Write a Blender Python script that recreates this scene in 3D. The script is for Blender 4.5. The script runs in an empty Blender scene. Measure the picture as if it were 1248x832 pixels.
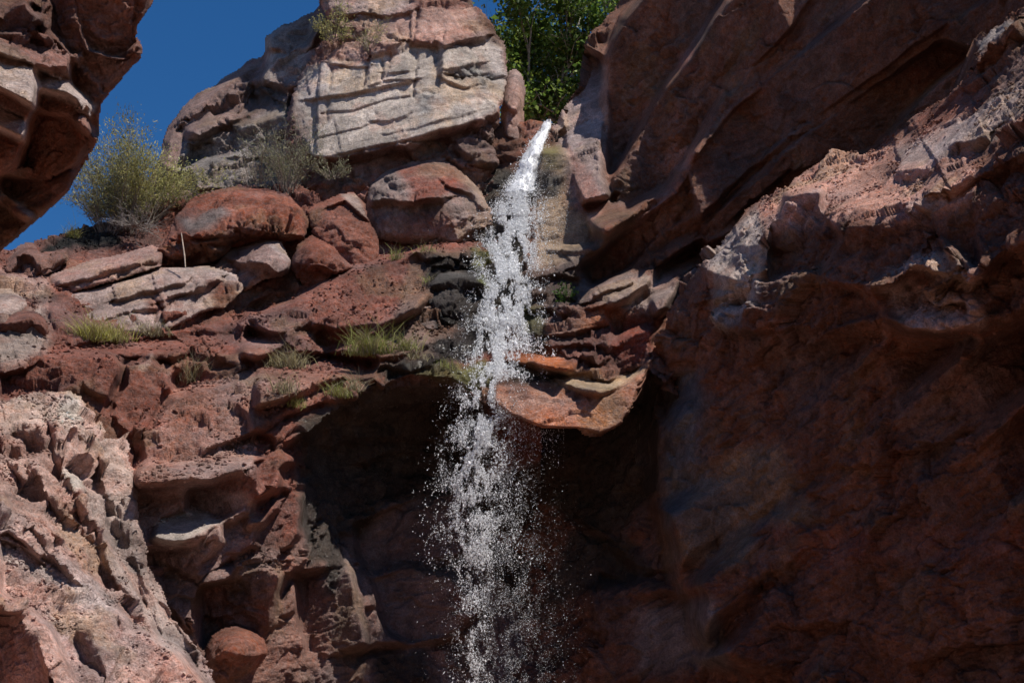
import bpy, math, random
import numpy as np
from mathutils import Vector
SEED = 7
rng = np.random.default_rng(SEED); random.seed(SEED)
sc = bpy.context.scene
COL = sc.collection
R = math.radians

# ------------------------------------------------------------------ camera
PITCH, LENS = R(22.0), 45.0
CAM = np.array([0.0, 0.0, 1.6])
FPX = 1248 * LENS / 36.0
cd = bpy.data.cameras.new('camera'); cam = bpy.data.objects.new('camera', cd); COL.objects.link(cam)
cam.location = CAM; cam.rotation_euler = (R(90) + PITCH, 0, 0)
cd.lens = LENS; cd.sensor_width = 36; cd.clip_end = 500; cd.clip_start = 0.1
sc.camera = cam
CP, SP = math.cos(PITCH), math.sin(PITCH)

def rays(x, y):
    a = (np.asarray(x, float) - 624) / FPX; b = (416 - np.asarray(y, float)) / FPX
    d = np.stack([a, CP - b * SP, SP + b * CP], -1)
    return d / d[..., 1:2]                                 # scaled so that world Y advances by 1
def at(x, y, Y):
    return CAM + rays(x, y) * np.asarray(Y, float)[..., None]

# ------------------------------------------------------------------ noise
def hash3(i, j, k, s=0):
    h = (i.astype(np.uint32) * np.uint32(374761393) + j.astype(np.uint32) * np.uint32(668265263)
         + k.astype(np.uint32) * np.uint32(2147483647 - 118) + np.uint32((s * 974711 + 12345) & 0xffffffff))
    h = (h ^ (h >> np.uint32(13))) * np.uint32(1274126177)
    h = (h ^ (h >> np.uint32(16))) * np.uint32(2246822519)
    return h ^ (h >> np.uint32(15))
GR = np.array([[1,1,0],[-1,1,0],[1,-1,0],[-1,-1,0],[1,0,1],[-1,0,1],[1,0,-1],[-1,0,-1],[0,1,1],[0,-1,1],[0,1,-1],[0,-1,-1],[1,1,0],[-1,1,0],[0,-1,1],[0,-1,-1]], np.float32)
def perlin(P, s=0):
    P = P.astype(np.float32)
    f0 = np.floor(P); i0 = f0.astype(np.int64).astype(np.int32); f = P - f0
    u = f * f * f * (f * (f * 6 - 15) + 10)
    out = 0
    for dx in (0, 1):
        wx = u[:, 0] if dx else 1 - u[:, 0]
        for dy in (0, 1):
            wy = u[:, 1] if dy else 1 - u[:, 1]
            for dz in (0, 1):
                wz = u[:, 2] if dz else 1 - u[:, 2]
                g = GR[hash3(i0[:, 0] + dx, i0[:, 1] + dy, i0[:, 2] + dz, s) & np.uint32(15)]
                out = out + wx * wy * wz * (g[:, 0] * (f[:, 0] - dx) + g[:, 1] * (f[:, 1] - dy) + g[:, 2] * (f[:, 2] - dz))
    return out
def fbm(P, oct=4, s=0, gain=.5):
    o = 0; a = 1
    for k in range(oct):
        o = o + a * perlin(P * 2.03 ** k + 17.3 * k, s + k); a *= gain
    return o
def ridged(P, oct=4, s=0):
    o = 0; a = 1
    for k in range(oct):
        o = o + a * (1 - 2 * np.abs(perlin(P * 2.07 ** k + 9.1 * k, s + k)) * 1.3); a *= .5
    return o * .5
def facets(Q, s=0):
    """fractured-rock noise: every Voronoi cell carries its own tilted plane; returns height, cell value, edge distance"""
    Q = Q.astype(np.float32); f0 = np.floor(Q); i0 = f0.astype(np.int32); fr = Q - f0
    n = len(Q); d1 = np.full(n, 9., np.float32); d2 = d1.copy()
    h = np.zeros(n, np.float32); c = np.zeros(n, np.float32)
    m = np.float32(1 / 1023.)
    for dx in (-1, 0, 1):
        for dy in (-1, 0, 1):
            for dz in (-1, 0, 1):
                k = hash3(i0[:, 0] + dx, i0[:, 1] + dy, i0[:, 2] + dz, s)
                vx = fr[:, 0] - (dx + (k & np.uint32(1023)) * m)
                vy = fr[:, 1] - (dy + ((k >> np.uint32(10)) & np.uint32(1023)) * m)
                vz = fr[:, 2] - (dz + ((k >> np.uint32(20)) & np.uint32(1023)) * m)
                d = vx * vx + vy * vy + vz * vz
                w = d < d1
                d2 = np.where(w, d1, np.minimum(d2, d))
                d1 = np.where(w, d, d1)
                k2 = k * np.uint32(2654435761); k2 ^= k2 >> np.uint32(15)
                gx = (k2 & np.uint32(255)) / 127.5 - 1; gy = ((k2 >> np.uint32(8)) & np.uint32(255)) / 127.5 - 1
                gz = ((k2 >> np.uint32(16)) & np.uint32(255)) / 127.5 - 1; cv = (k2 >> np.uint32(24)) / np.float32(255.)
                h = np.where(w, gx * vx + gy * vy + gz * vz + .55 * (cv - .5), h)
                c = np.where(w, cv, c)
    return h, c, np.sqrt(d2) - np.sqrt(d1)

# ------------------------------------------------------------------ 2-D helpers on the layer grids
def pts(s):
    return np.array([[float(v) for v in t.split(',')] for t in s.split()])
def seg_dist(X, Y, L, closed=False):
    """signed distance to a polyline (positive on the left hand of travel as seen in the picture) and distance"""
    n = len(L); best = np.full(X.shape, 1e9); sgn = np.zeros(X.shape); endp = np.zeros(X.shape)
    for i in range(n if closed else n - 1):
        a = L[i]; b = L[(i + 1) % n]; d = b - a; l2 = d @ d + 1e-9
        t = np.clip(((X - a[0]) * d[0] + (Y - a[1]) * d[1]) / l2, 0, 1)
        px = a[0] + t * d[0] - X; py = a[1] + t * d[1] - Y
        q = px * px + py * py
        w = q < best
        cr = -((X - a[0]) * d[1] - (Y - a[1]) * d[0])       # picture y points down
        cr = ((X - a[0]) * d[1] - (Y - a[1]) * d[0])
        best = np.where(w, q, best); sgn = np.where(w, np.sign(cr), sgn)
        endp = np.where(w, np.where(((t <= 0) & (i == 0)) | ((t >= 1) & (i == n - 2)), 1, 0), endp)
    return np.sqrt(best), sgn, endp
def inside(X, Y, L):
    r = np.zeros(X.shape, bool); n = len(L)
    for i in range(n):
        a = L[i]; b = L[(i + 1) % n]
        if a[1] == b[1]: continue
        c = ((a[1] > Y) != (b[1] > Y)) & (X < (b[0] - a[0]) * (Y - a[1]) / (b[1] - a[1]) + a[0])
        r ^= c
    return r
def sdist(X, Y, L):
    d, _, _ = seg_dist(X, Y, L, True)
    return np.where(inside(X, Y, L), d, -d)
def smooth(e0, e1, v):
    t = np.clip((v - e0) / (e1 - e0 + 1e-9), 0, 1); return t * t * (3 - 2 * t)
def axis(lo, hi, f0, f1, step, out=5.):
    a = []; v = lo
    while v < hi:
        a.append(v); v += step if f0 <= v < f1 else out
    a.append(hi); return np.array(a)

def blur(a, r, n=2):
    for _ in range(n):
        for ax in (0, 1):
            p = np.pad(a, [(r + 1, r) if k == ax else (0, 0) for k in (0, 1)], 'edge').cumsum(ax)
            m = a.shape[ax]; hi = [slice(None)] * 2; lo = [slice(None)] * 2
            hi[ax] = slice(2 * r + 1, 2 * r + 1 + m); lo[ax] = slice(0, m)
            a = (p[tuple(hi)] - p[tuple(lo)]) / (2 * r + 1)
    return a
LAYERS = []
def bedding(v):
    n = np.array(v, float); n /= np.linalg.norm(n); a = np.cross([0, 1, 0], n); a /= np.linalg.norm(a); b = np.cross(n, a)
    return n, a, b, np.stack([a, b, n], 1)

RED = (.225, .084, .058); DRED = (.17, .062, .046); PINK = (.36, .215, .175); ROSE = (.31, .15, .115); PALE = (.50, .42, .36)
GREY = (.27, .235, .215); ORANGE = (.43, .13, .045); TAN = (.34, .24, .16); BROWN = (.19, .105, .07); DUSK = (.22, .14, .12)
OLIVE = (.17, .145, .05); WHITE = (.55, .50, .46); OCHRE = (.30, .17, .08)

NORM = dict(U=(.05, -.5, .87), B=(.08, -.8, .6), M=(0, -.95, .3), V=(0, -1, .02), W=(-.35, -.9, -.05), S=(-.5, -.8, -.38), N=(-.1, -.75, -.66), R=(.6, -.72, .35), L=(-.85, -.5, 0),
            T=(.42, -.62, .66), Z=(-.35, -.55, .76), Q=(-.78, -.58, -.22))
class Layer:
    def __init__(s, name, outline, ctrl, base=ROSE, rough=1., fac=(.36, .19, .085), step=1.5, skirt=3., edge=0., jag=3., round_px=0., round_m=0., crumb=.028, scale=1., box=None):
        s.name = name; s.L = pts(outline); s.c = pts(ctrl)
        lo = s.L.min(0) - 6; hi = s.L.max(0) + 6
        s.xs = axis(lo[0], hi[0], -12, 1260, step); s.ys = axis(lo[1], hi[1], -12, 844, step)
        s.X, s.Y = np.meshgrid(s.xs, s.ys)
        # multiquadric surface through the control points, linear trend
        c = s.c; n = len(c); k = 12.
        def phi(dx, dy): return np.sqrt(dx * dx + dy * dy + k * k)
        A = np.zeros((n + 3, n + 3)); A[:n, :n] = phi(c[:, None, 0] - c[None, :, 0], c[:, None, 1] - c[None, :, 1])
        A[:n, n] = 1; A[:n, n + 1] = c[:, 0] / 500; A[:n, n + 2] = c[:, 1] / 500; A[n:, :n] = A[:n, n:].T
        w = np.linalg.solve(A, np.r_[c[:, 2], 0, 0, 0])
        D = w[n] + w[n + 1] * s.X / 500 + w[n + 2] * s.Y / 500
        for i in range(n): D = D + w[i] * phi(s.X - c[i, 0], s.Y - c[i, 1])
        s.D0 = D; s.h = np.zeros(D.shape)
        # a gentle picture-space wobble so that traced lines are never straight
        P = np.stack([s.X, s.Y, 0 * s.X + 37. * len(name)], -1).reshape(-1, 3) / 70
        s.wx = (fbm(P * 1.6, 2, 50) * 5 + perlin(P * 8, 58) * .25).reshape(D.shape)
        s.wy = (fbm(P * 1.6, 2, 60) * 5 + perlin(P * 8, 68) * .25).reshape(D.shape)
        s.XW = s.X + s.wx; s.YW = s.Y + s.wy
        s.sd = sdist(s.X + s.wx * jag / 5, s.Y + s.wy * jag / 5, s.L)
        if round_px:
            t = np.clip(1 - sdist(s.X, s.Y, s.L) / round_px, 0, 1.3); s.h -= round_m * t ** 2.2
        s.tint = np.empty(D.shape + (3,)); s.tint[:] = base
        s.rough = np.full(D.shape, float(rough)); s.wet = np.zeros(D.shape)
        s.fac = fac; s.skirt = skirt; s.crumb = crumb; s.scale = scale
    def box(s, L, m):
        lo = L[:, :2].min(0) - m; hi = L[:, :2].max(0) + m
        i0, i1 = np.searchsorted(s.xs, [lo[0], hi[0]]); j0, j1 = np.searchsorted(s.ys, [lo[1], hi[1]])
        return slice(j0, j1), slice(i0, i1)
    def ledge(s, amp, wu, wd, line, wr=None, back=.45):
        """lip on the left hand of travel: swells towards the line over wu px, falls back over wd px, recovers over wr"""
        L = pts(line); wr = wr or wd * 3
        b = s.box(L, max(wu * 2.5, wd + wr * 2) + 8); X = s.XW[b]; Y = s.YW[b]
        if X.size == 0: return
        d, sg, en = seg_dist(X, Y, L)
        up = np.exp(-d / wu)
        t = np.clip(d / wd, 0, 1)
        dn = 1 - (1 + back) * t; dn = np.where(d > wd, -back * np.exp(-(d - wd) / wr), dn)
        v = np.where(sg >= 0, up, dn)
        # fade past both ends
        e = np.where(en > 0, np.exp(-d / (wd * 1.2 + 4)), 1)
        # end distance along line
        s.h[b] += amp * v * e
    def crack(s, dep, w, line):
        L = pts(line); b = s.box(L, w * 4 + 8)
        if s.XW[b].size == 0: return
        d, _, _ = seg_dist(s.XW[b] , s.YW[b], L)
        s.h[b] -= dep * np.exp(-(d / w) ** 1.5)
    def bump(s, amp, x, y, rx, ry, rot=0, p=2.):
        L = np.array([[x, y]]); b = s.box(L, max(rx, ry) * 2.4)
        if s.XW[b].size == 0: return
        dx = s.XW[b] - x; dy = s.YW[b] - y; c, q = math.cos(R(rot)), math.sin(R(rot))
        u = (dx * c + dy * q) / rx; v = (-dx * q + dy * c) / ry
        s.h[b] += amp * np.exp(-(u * u + v * v) ** (p / 2))
    def facet(s, n, poly, off=0., soft=1.5, rough=None):
        """a flat fracture face: a true plane with world normal n through the surface at the polygon's middle, moved out by off metres"""
        L = pts(poly); b = s.box(L, soft + 10)
        if s.XW[b].size == 0: return
        n = np.array(NORM.get(n, n), float); n /= np.linalg.norm(n)
        sd = sdist(s.X[b] + s.wx[b] * .6, s.Y[b] + s.wy[b] * .6, L); w = smooth(-soft, soft, sd)
        inn = sd > 1
        if inn.sum() < 4: return
        Yc = (s.D0[b] - s.h[b])[inn].mean() - off; P0 = at(s.X[b][inn].mean(), s.Y[b][inn].mean(), Yc)
        den = rays(s.X[b], s.Y[b]) @ n; den = np.where(np.abs(den) < .06, -.06, den)
        Yp = np.clip((n @ (P0 - CAM)) / den, Yc - 1.6, Yc + 1.6)
        s.h[b] = s.h[b] * (1 - w) + (s.D0[b] - Yp) * w
        if rough is not None: s.rough[b] = s.rough[b] * (1 - w) + rough * w
    def paint(s, color, soft, poly, rough=None, wet=None, k=1.):
        L = pts(poly); b = s.box(L, soft * 2 + 12)
        if s.XW[b].size == 0: return
        w = smooth(-soft, soft, sdist(s.X[b] + s.wx[b] * 1.3, s.Y[b] + s.wy[b] * 1.3, L)) * k
        if color is not None: s.tint[b] = s.tint[b] * (1 - w[..., None]) + np.array(color) * w[..., None]
        if rough is not None: s.rough[b] = s.rough[b] * (1 - w) + rough * .62 * w
        if wet is not None: s.wet[b] = s.wet[b] * (1 - w) + wet * w
    def build(s):
        NB, T1, T2, ROT = bedding((-.42, .10, .90) if s.name in ('gully_wall', 'cliff_wall') else (-.30, -.10, .95))
        shp = s.D0.shape
        P0 = at(s.X, s.Y, s.D0)
        gx = np.gradient(P0, axis=1); gy = np.gradient(P0, axis=0)
        N = np.cross(gy, gx); N /= np.linalg.norm(N, axis=-1, keepdims=True) + 1e-9
        N = np.where(N[..., 1:2] > 0, -N, N)
        # relief towards the viewer side of the wall, then real 3-D noise along the wall's own normal
        gy_, gx_ = np.gradient(s.h); st = np.hypot(gx_, gy_)
        k = smooth(.05, .12, blur(st, 2, 1)); s.h = s.h * (1 - k) + blur(s.h, 2, 2) * k
        PT = at(s.X, s.Y, s.D0 - s.h).reshape(-1, 3); N = N.reshape(-1, 3)
        P = at(s.X, s.Y, blur(s.D0 - s.h, 3, 2)).reshape(-1, 3)      # noise runs on the smoothed form, so undercuts stay coherent
        Pn = at(s.X, s.Y, blur(s.D0 - s.h, 3, 2)); n2 = np.cross(np.gradient(Pn, axis=0), np.gradient(Pn, axis=1)); n2 /= np.linalg.norm(n2, axis=-1, keepdims=True) + 1e-9
        rd = rays(s.X, s.Y); fc = (n2 * rd).sum(-1, keepdims=True); n2 = np.where(fc > 0, -n2, n2)
        N = N + n2.reshape(-1, 3) * .8; N /= np.linalg.norm(N, axis=1, keepdims=True) + 1e-9; face = np.abs(fc[..., 0]) / np.linalg.norm(rd, axis=-1)
        ds = np.maximum(np.linalg.norm(np.gradient(Pn, axis=0), axis=-1), np.linalg.norm(np.gradient(Pn, axis=1), axis=-1)).reshape(-1)
        a2 = 1 - smooth(.10, .24, ds); a4 = 1 - smooth(.028, .06, ds); a3 = 1 - smooth(.05, .13, ds)
        rg = s.rough.reshape(-1) * smooth(.0, .6, face).reshape(-1)
        W = np.stack([fbm(P * .9, 3, 1), fbm(P * .9, 3, 11), fbm(P * .9, 3, 21)], -1)
        Q = (P + .35 * W) @ ROT / s.scale
        f1, c1, e1 = facets(Q * np.array([.75, .75, 1.25]) + 3.1, 2)
        f2, c2, e2 = facets(Q * np.array([1.9, 1.9, 3.4]) + 7.7, 5)
        Q3 = (P + .08 * W) @ ROT / s.scale
        f3, c3, e3 = facets(Q3 * np.array([5.2, 5.2, 8.5]) + 1.7, 8)
        f4, c4, e4 = facets((P + .03 * W) @ ROT / s.scale * np.array([13., 13., 20.]) + 4.9, 12)
        md = smooth(-.35, .35, fbm(P * .55, 2, 71)); md2 = smooth(-.3, .4, fbm(P * 1.3 + 5, 2, 75))
        disp = rg * s.scale * (s.fac[0] * f1 * (.5 + .8 * md) + a2 * s.fac[1] * f2 * (.35 + 1.0 * md2) + a3 * s.fac[2] * f3 * (.4 + .9 * md) + a4 * .30 * s.fac[2] * f4 * (.5 + md2))
        disp += a3 * rg * s.crumb * (fbm(P * 5.5, 4, 31, .58) * (.5 + md2) + .35 * ridged(P * 3.2, 3, 41))
        disp += a4 * .010 * fbm(P * 22, 2, 45) * (.4 + rg)
        # bedding planes: thin shelves along the dip
        zb = P @ NB * 3.1 + .5 * fbm(P * .7, 3, 81)
        saw = zb - np.floor(zb)
        bed = smooth(.1, .5, perlin(np.stack([P[:, 0] * .6, P[:, 1] * .6, np.floor(zb) * 3.7], -1), 91) + .15)
        disp += a3 * rg * .05 * s.scale * (saw - .5) * bed
        lam = np.stack([P @ T1 * .9, P @ T2 * .9, P @ NB * 9.], -1) + .25 * W[:, :1]
        lm = smooth(-.25, .3, fbm(P * .7 + 13, 2, 191)); l1 = ridged(lam, 3, 195); l2 = perlin(lam * np.array([2.2, 2.2, 3.1]), 199)
        disp += a3 * (.035 * l1 + .018 * l2) * lm * np.clip(.35 + rg, 0, 1.1)
        disp -= a3 * .030 * smooth(.30, .6, fbm(P * 6.5 + 3, 3, 181)) * np.clip(rg, .3, 1)
        disp -= a3 * rg * .04 * s.scale * np.exp(-(e2 / .035) ** 2) * md2
        disp -= a3 * rg * .07 * s.scale * np.exp(-(e1 / .03) ** 2) * md
        kk = smooth(.05, .11, ds); disp = disp * (1 - kk) + blur(disp.reshape(shp), 2, 2).reshape(-1) * kk
        PN = P; P = PT + N * disp[:, None]
        # ---- rock colour over the painted tint: beds, iron stain, darker pits, dust, mineral streaks
        t = s.tint.reshape(-1, 3).copy()
        PF = P; P = PN + N * disp[:, None]
        v = fbm(P * 1.1, 4, 101); strat = perlin(np.stack([P @ T1 * .5, P @ T2 * .5, P @ NB * 5.5 + v], -1), 111)
        t *= (1 + .42 * v + .22 * strat + .22 * l2 * lm + .22 * (c2 - .5) + .14 * (c3 - .5))[:, None]
        iron = smooth(.12, .6, fbm(P * 1.9 + 3, 4, 121)) * .5
        t = t * (1 - iron[:, None]) + iron[:, None] * (t * np.array([1.0, .74, .66]))
        g1 = smooth(.0, .55, fbm(P * .55 + 31, 4, 161))[:, None] * .38; lum0 = t.mean(1, keepdims=True); t = t * (1 - g1) + g1 * (lum0 * np.array([1.12, .97, .98]))
        g2 = smooth(.15, .6, fbm(P * .8 + 47, 4, 171))[:, None] * .45; t = t * (1 - g2) + g2 * (t.mean(1, keepdims=True) * np.array([1.45, .95, .55]))
        pit = smooth(.30, .55, fbm(P * 6.5 + 3, 3, 181)) * .45 * np.clip(rg, .25, 1); t *= (1 - pit)[:, None]  # pits darkened in the colour where the relief sinks in
        dust = smooth(.25, .75, fbm(P * 2.6 + 9, 4, 131)) * .25 * np.clip(rg, .3, 1)
        lum = t.mean(1, keepdims=True)
        t = t * (1 - dust[:, None]) + dust[:, None] * (lum * np.array([1.75, 1.5, 1.38]))
        vst = smooth(.1, .6, perlin(np.stack([P[:, 0] * 3, P[:, 1] * 3, P[:, 2] * .35], -1), 141)) * .18
        t *= (1 - vst)[:, None]
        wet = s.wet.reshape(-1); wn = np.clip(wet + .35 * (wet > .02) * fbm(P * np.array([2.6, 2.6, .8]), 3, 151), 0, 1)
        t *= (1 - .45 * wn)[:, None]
        t = np.clip(t, .004, .75); P = PF
        s.tcol = t.reshape(shp + (3,)); s.P = P.reshape(shp + (3,)); s.N = N.reshape(shp + (3,)); s.mask = s.sd > 0
        # ---- mesh
        m = s.mask; vid = -np.ones(shp, np.int64)
        q = m[:-1, :-1] & m[1:, :-1] & m[:-1, 1:] & m[1:, 1:]
        used = np.zeros(shp, bool); used[:-1, :-1] |= q; used[1:, :-1] |= q; used[:-1, 1:] |= q; used[1:, 1:] |= q
        vid[used] = np.arange(used.sum())
        V = s.P[used]; T = t.reshape(shp + (3,))[used]; WT = wn.reshape(shp)[used]
        F = np.stack([vid[:-1, :-1][q], vid[1:, :-1][q], vid[1:, 1:][q], vid[:-1, 1:][q]], -1)
        # skirt: boundary edges pushed back so the rock has its thickness
        E = np.concatenate([F[:, [0, 1]], F[:, [1, 2]], F[:, [2, 3]], F[:, [3, 0]]])
        key = np.sort(E, 1); code = key[:, 0] * (len(V) + 1) + key[:, 1]
        u, ix, cnt = np.unique(code, return_index=True, return_counts=True)
        B = E[ix[cnt == 1]]; bv = np.unique(B)
        back = V[bv] + (V[bv] - CAM) / np.linalg.norm(V[bv] - CAM, axis=1, keepdims=True) * s.skirt
        cen = V.mean(0); back += (cen - V[bv]) * min(.35, .25)
        mp = -np.ones(len(V), np.int64); mp[bv] = np.arange(len(bv)) + len(V)
        SF = np.stack([B[:, 1], B[:, 0], mp[B[:, 0]], mp[B[:, 1]]], -1)
        V = np.concatenate([V, back]); T = np.concatenate([T, T[bv]]); WT = np.concatenate([WT, WT[bv]])
        F = np.concatenate([F, SF])
        s.vals = (V, F, T, WT)
        s.ob = mesh_obj(s.name, V, F, M_ROCK, T, WT)
        LAYERS.append(s)
        return s.ob

def mesh_obj(name, V, F, mat, tint=None, wet=None, parent=None, smooth_sh=True):
    me = bpy.data.meshes.new(name); n = len(F); k = F.shape[1]
    me.vertices.add(len(V)); me.vertices.foreach_set('co', np.ascontiguousarray(V, np.float32).ravel())
    me.loops.add(n * k); me.loops.foreach_set('vertex_index', np.ascontiguousarray(F, np.int32).ravel())
    me.polygons.add(n); me.polygons.foreach_set('loop_start', np.arange(0, n * k, k, dtype=np.int32))
    try: me.polygons.foreach_set('loop_total', np.full(n, k, np.int32))
    except Exception: pass
    me.update(calc_edges=True)
    me.polygons.foreach_set('use_smooth', np.full(n, smooth_sh, bool))
    if tint is not None:
        a = me.attributes.new('tint', 'FLOAT_COLOR', 'POINT')
        a.data.foreach_set('color', np.ascontiguousarray(np.c_[tint, np.ones(len(V))], np.float32).ravel())
    if wet is not None:
        a = me.attributes.new('wet', 'FLOAT', 'POINT'); a.data.foreach_set('value', np.ascontiguousarray(wet, np.float32))
    me.materials.append(mat)
    o = bpy.data.objects.new(name, me); COL.objects.link(o)
    if parent: o.parent = parent
    return o
def tag(o, label, cat=None, group=None, kind=None):
    if label: o['label'] = label
    if cat: o['category'] = cat
    if group: o['group'] = group
    if kind: o['kind'] = kind
    return o
def empty(name, loc):
    o = bpy.data.objects.new(name, None); COL.objects.link(o); o.location = loc; o.empty_display_size = .1; return o

# ------------------------------------------------------------------ materials
class NT:
    def __init__(s, name):
        s.m = bpy.data.materials.new(name); s.m.use_nodes = True; s.t = s.m.node_tree; s.n = s.t.nodes
        s.b = s.n['Principled BSDF']
    def add(s, kind, **kw):
        n = s.n.new(kind)
        for k, v in kw.items(): setattr(n, k, v)
        return n
    def link(s, a, b): s.t.links.new(a, b)
    def math(s, op, a, b=None, c=None):
        n = s.add('ShaderNodeMath', operation=op)
        for i, v in enumerate((a, b, c)):
            if v is None: continue
            if isinstance(v, (int, float)): n.inputs[i].default_value = v
            else: s.link(v, n.inputs[i])
        return n.outputs[0]
    def noise(s, vec, scale, detail=4, rough=.55):
        n = s.add('ShaderNodeTexNoise'); n.inputs['Scale'].default_value = scale; n.inputs['Detail'].default_value = detail
        n.inputs['Roughness'].default_value = rough
        if vec is not None: s.link(vec, n.inputs['Vector'])
        return n.outputs['Fac']
    def ramp(s, fac, a, b, lo=0., hi=1.):
        n = s.add('ShaderNodeMapRange'); s.link(fac, n.inputs[0])
        for i, v in enumerate((a, b, lo, hi)): n.inputs[i + 1].default_value = v
        return n.outputs[0]
def rock_material():
    m = NT('red_rock'); tc = m.add('ShaderNodeTexCoord').outputs['Object']
    at_ = m.add('ShaderNodeAttribute', attribute_name='tint').outputs['Color']
    wt = m.add('ShaderNodeAttribute', attribute_name='wet').outputs['Fac']
    n1 = m.noise(tc, 7, 6, .62); n2 = m.noise(tc, 34, 5, .65); n3 = m.noise(tc, 120, 3, .6)
    g = m.math('MULTIPLY', m.ramp(n1, .3, .7, .72, 1.28), m.ramp(n2, .28, .72, .58, 1.42))
    mx = m.add('ShaderNodeVectorMath', operation='SCALE'); m.link(at_, mx.inputs[0]); m.link(g, mx.inputs[3])
    # fine red / grey mineral speckle
    hs = m.add('ShaderNodeHueSaturation'); m.link(mx.outputs[0], hs.inputs['Color']); m.link(m.ramp(m.noise(tc, 15, 4), .3,   .7, .78, 1.15), hs.inputs['Saturation'])
    m.link(hs.outputs[0], m.b.inputs['Base Color'])
    m.link(m.ramp(wt, .1, .9, .88, .16), m.b.inputs['Roughness'])
    m.b.inputs['Specular IOR Level'].default_value = .3
    vo = m.add('ShaderNodeTexVoronoi', feature='DISTANCE_TO_EDGE'); vo.inputs['Scale'].default_value = 9
    wv = m.add('ShaderNodeVectorMath', operation='ADD'); m.link(tc, wv.inputs[0])
    nz = m.add('ShaderNodeTexNoise'); nz.inputs['Scale'].default_value = 4; m.link(tc, nz.inputs['Vector']); m.link(nz.outputs['Color'], wv.inputs[1])
    m.link(wv.outputs[0], vo.inputs['Vector'])
    cr = m.ramp(vo.outputs['Distance'], 0, .05, 0, 1)
    dt = m.add('ShaderNodeVectorMath', operation='DOT_PRODUCT'); m.link(tc, dt.inputs[0]); dt.inputs[1].default_value = (-.32, -.06, .945)
    sx = m.add('ShaderNodeSeparateXYZ'); m.link(tc, sx.inputs[0]); cx = m.add('ShaderNodeCombineXYZ')
    m.link(m.math('MULTIPLY', sx.outputs[0], 1.6), cx.inputs[0]); m.link(m.math('MULTIPLY', sx.outputs[1], 1.6), cx.inputs[1]); m.link(m.math('MULTIPLY', dt.outputs['Value'], 24.), cx.inputs[2])
    n4 = m.noise(cx.outputs[0], 1., 5, .7)
    hgt = m.math('ADD', m.math('ADD', m.math('MULTIPLY', n1, .050), m.math('MULTIPLY', n2, .048)), m.math('ADD', m.math('ADD', m.math('MULTIPLY', n3, .012), m.math('MULTIPLY', n4, .030)), m.math('MULTIPLY', cr, .006)))
    bp = m.add('ShaderNodeBump'); bp.inputs['Strength'].default_value = 1.; bp.inputs['Distance'].default_value = 1.
    m.link(hgt, bp.inputs['Height']); m.link(bp.outputs[0], m.b.inputs['Normal'])
    return m.m
M_ROCK = rock_material()
def leaf_material(name, spec=.25, trans=.35):
    m = NT(name); c = m.add('ShaderNodeAttribute', attribute_name='tint').outputs['Color']
    m.link(c, m.b.inputs['Base Color']); m.b.inputs['Roughness'].default_value = .55; m.b.inputs['Specular IOR Level'].default_value = spec
    tr = m.add('ShaderNodeBsdfTranslucent'); m.link(c, tr.inputs['Color'])
    mx = m.add('ShaderNodeMixShader'); mx.inputs[0].default_value = trans
    m.link(m.b.outputs[0], mx.inputs[1]); m.link(tr.outputs[0], mx.inputs[2]); m.link(mx.outputs[0], m.n['Material Output'].inputs['Surface'])
    return m.m
M_LEAF = leaf_material('leaves', .3, .45); M_GRASS = leaf_material('grass_blades', .2, .3)
def bark_material():
    m = NT('bark'); c = m.add('ShaderNodeAttribute', attribute_name='tint').outputs['Color']
    tc = m.add('ShaderNodeTexCoord').outputs['Object']; n = m.noise(tc, 18, 4)
    mx = m.add('ShaderNodeVectorMath', operation='SCALE'); m.link(c, mx.inputs[0]); m.link(m.ramp(n, .3, .7, .6, 1.3), mx.inputs[3])
    m.link(mx.outputs[0], m.b.inputs['Base Color']); m.b.inputs['Roughness'].default_value = .85
    return m.m
M_BARK = bark_material()
def water_material(name, trans=.3, alpha=False):
    m = NT(name); m.b.inputs['Base Color'].default_value = (.94, .95, .97, 1); m.b.inputs['Roughness'].default_value = .18
    m.b.inputs['Specular IOR Level'].default_value = .6
    tr = m.add('ShaderNodeBsdfTranslucent'); tr.inputs['Color'].default_value = (.97, .98, .99, 1)
    mx = m.add('ShaderNodeMixShader'); mx.inputs[0].default_value = trans
    m.link(m.b.outputs[0], mx.inputs[1]); m.link(tr.outputs[0], mx.inputs[2])
    out = mx.outputs[0]
    if alpha:
        tc = m.add('ShaderNodeTexCoord').outputs['Object']
        mp = m.add('ShaderNodeMapping'); mp.inputs['Scale'].default_value = (1, 1, .45); m.link(tc, mp.inputs[0])
        a = m.ramp(m.noise(mp.outputs[0], 15, 5, .65), .30, .42, 0, 1)
        tp = m.add('ShaderNodeBsdfTransparent'); m2 = m.add('ShaderNodeMixShader'); m.link(a, m2.inputs[0])
        m.link(tp.outputs[0], m2.inputs[1]); m.link(out, m2.inputs[2]); out = m2.outputs[0]
    m.link(out, m.n['Material Output'].inputs['Surface'])
    return m.m
M_DROP = water_material('water_drops', .38); M_FOAM = water_material('white_water', .25, True)

#@@ROCKS

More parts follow.
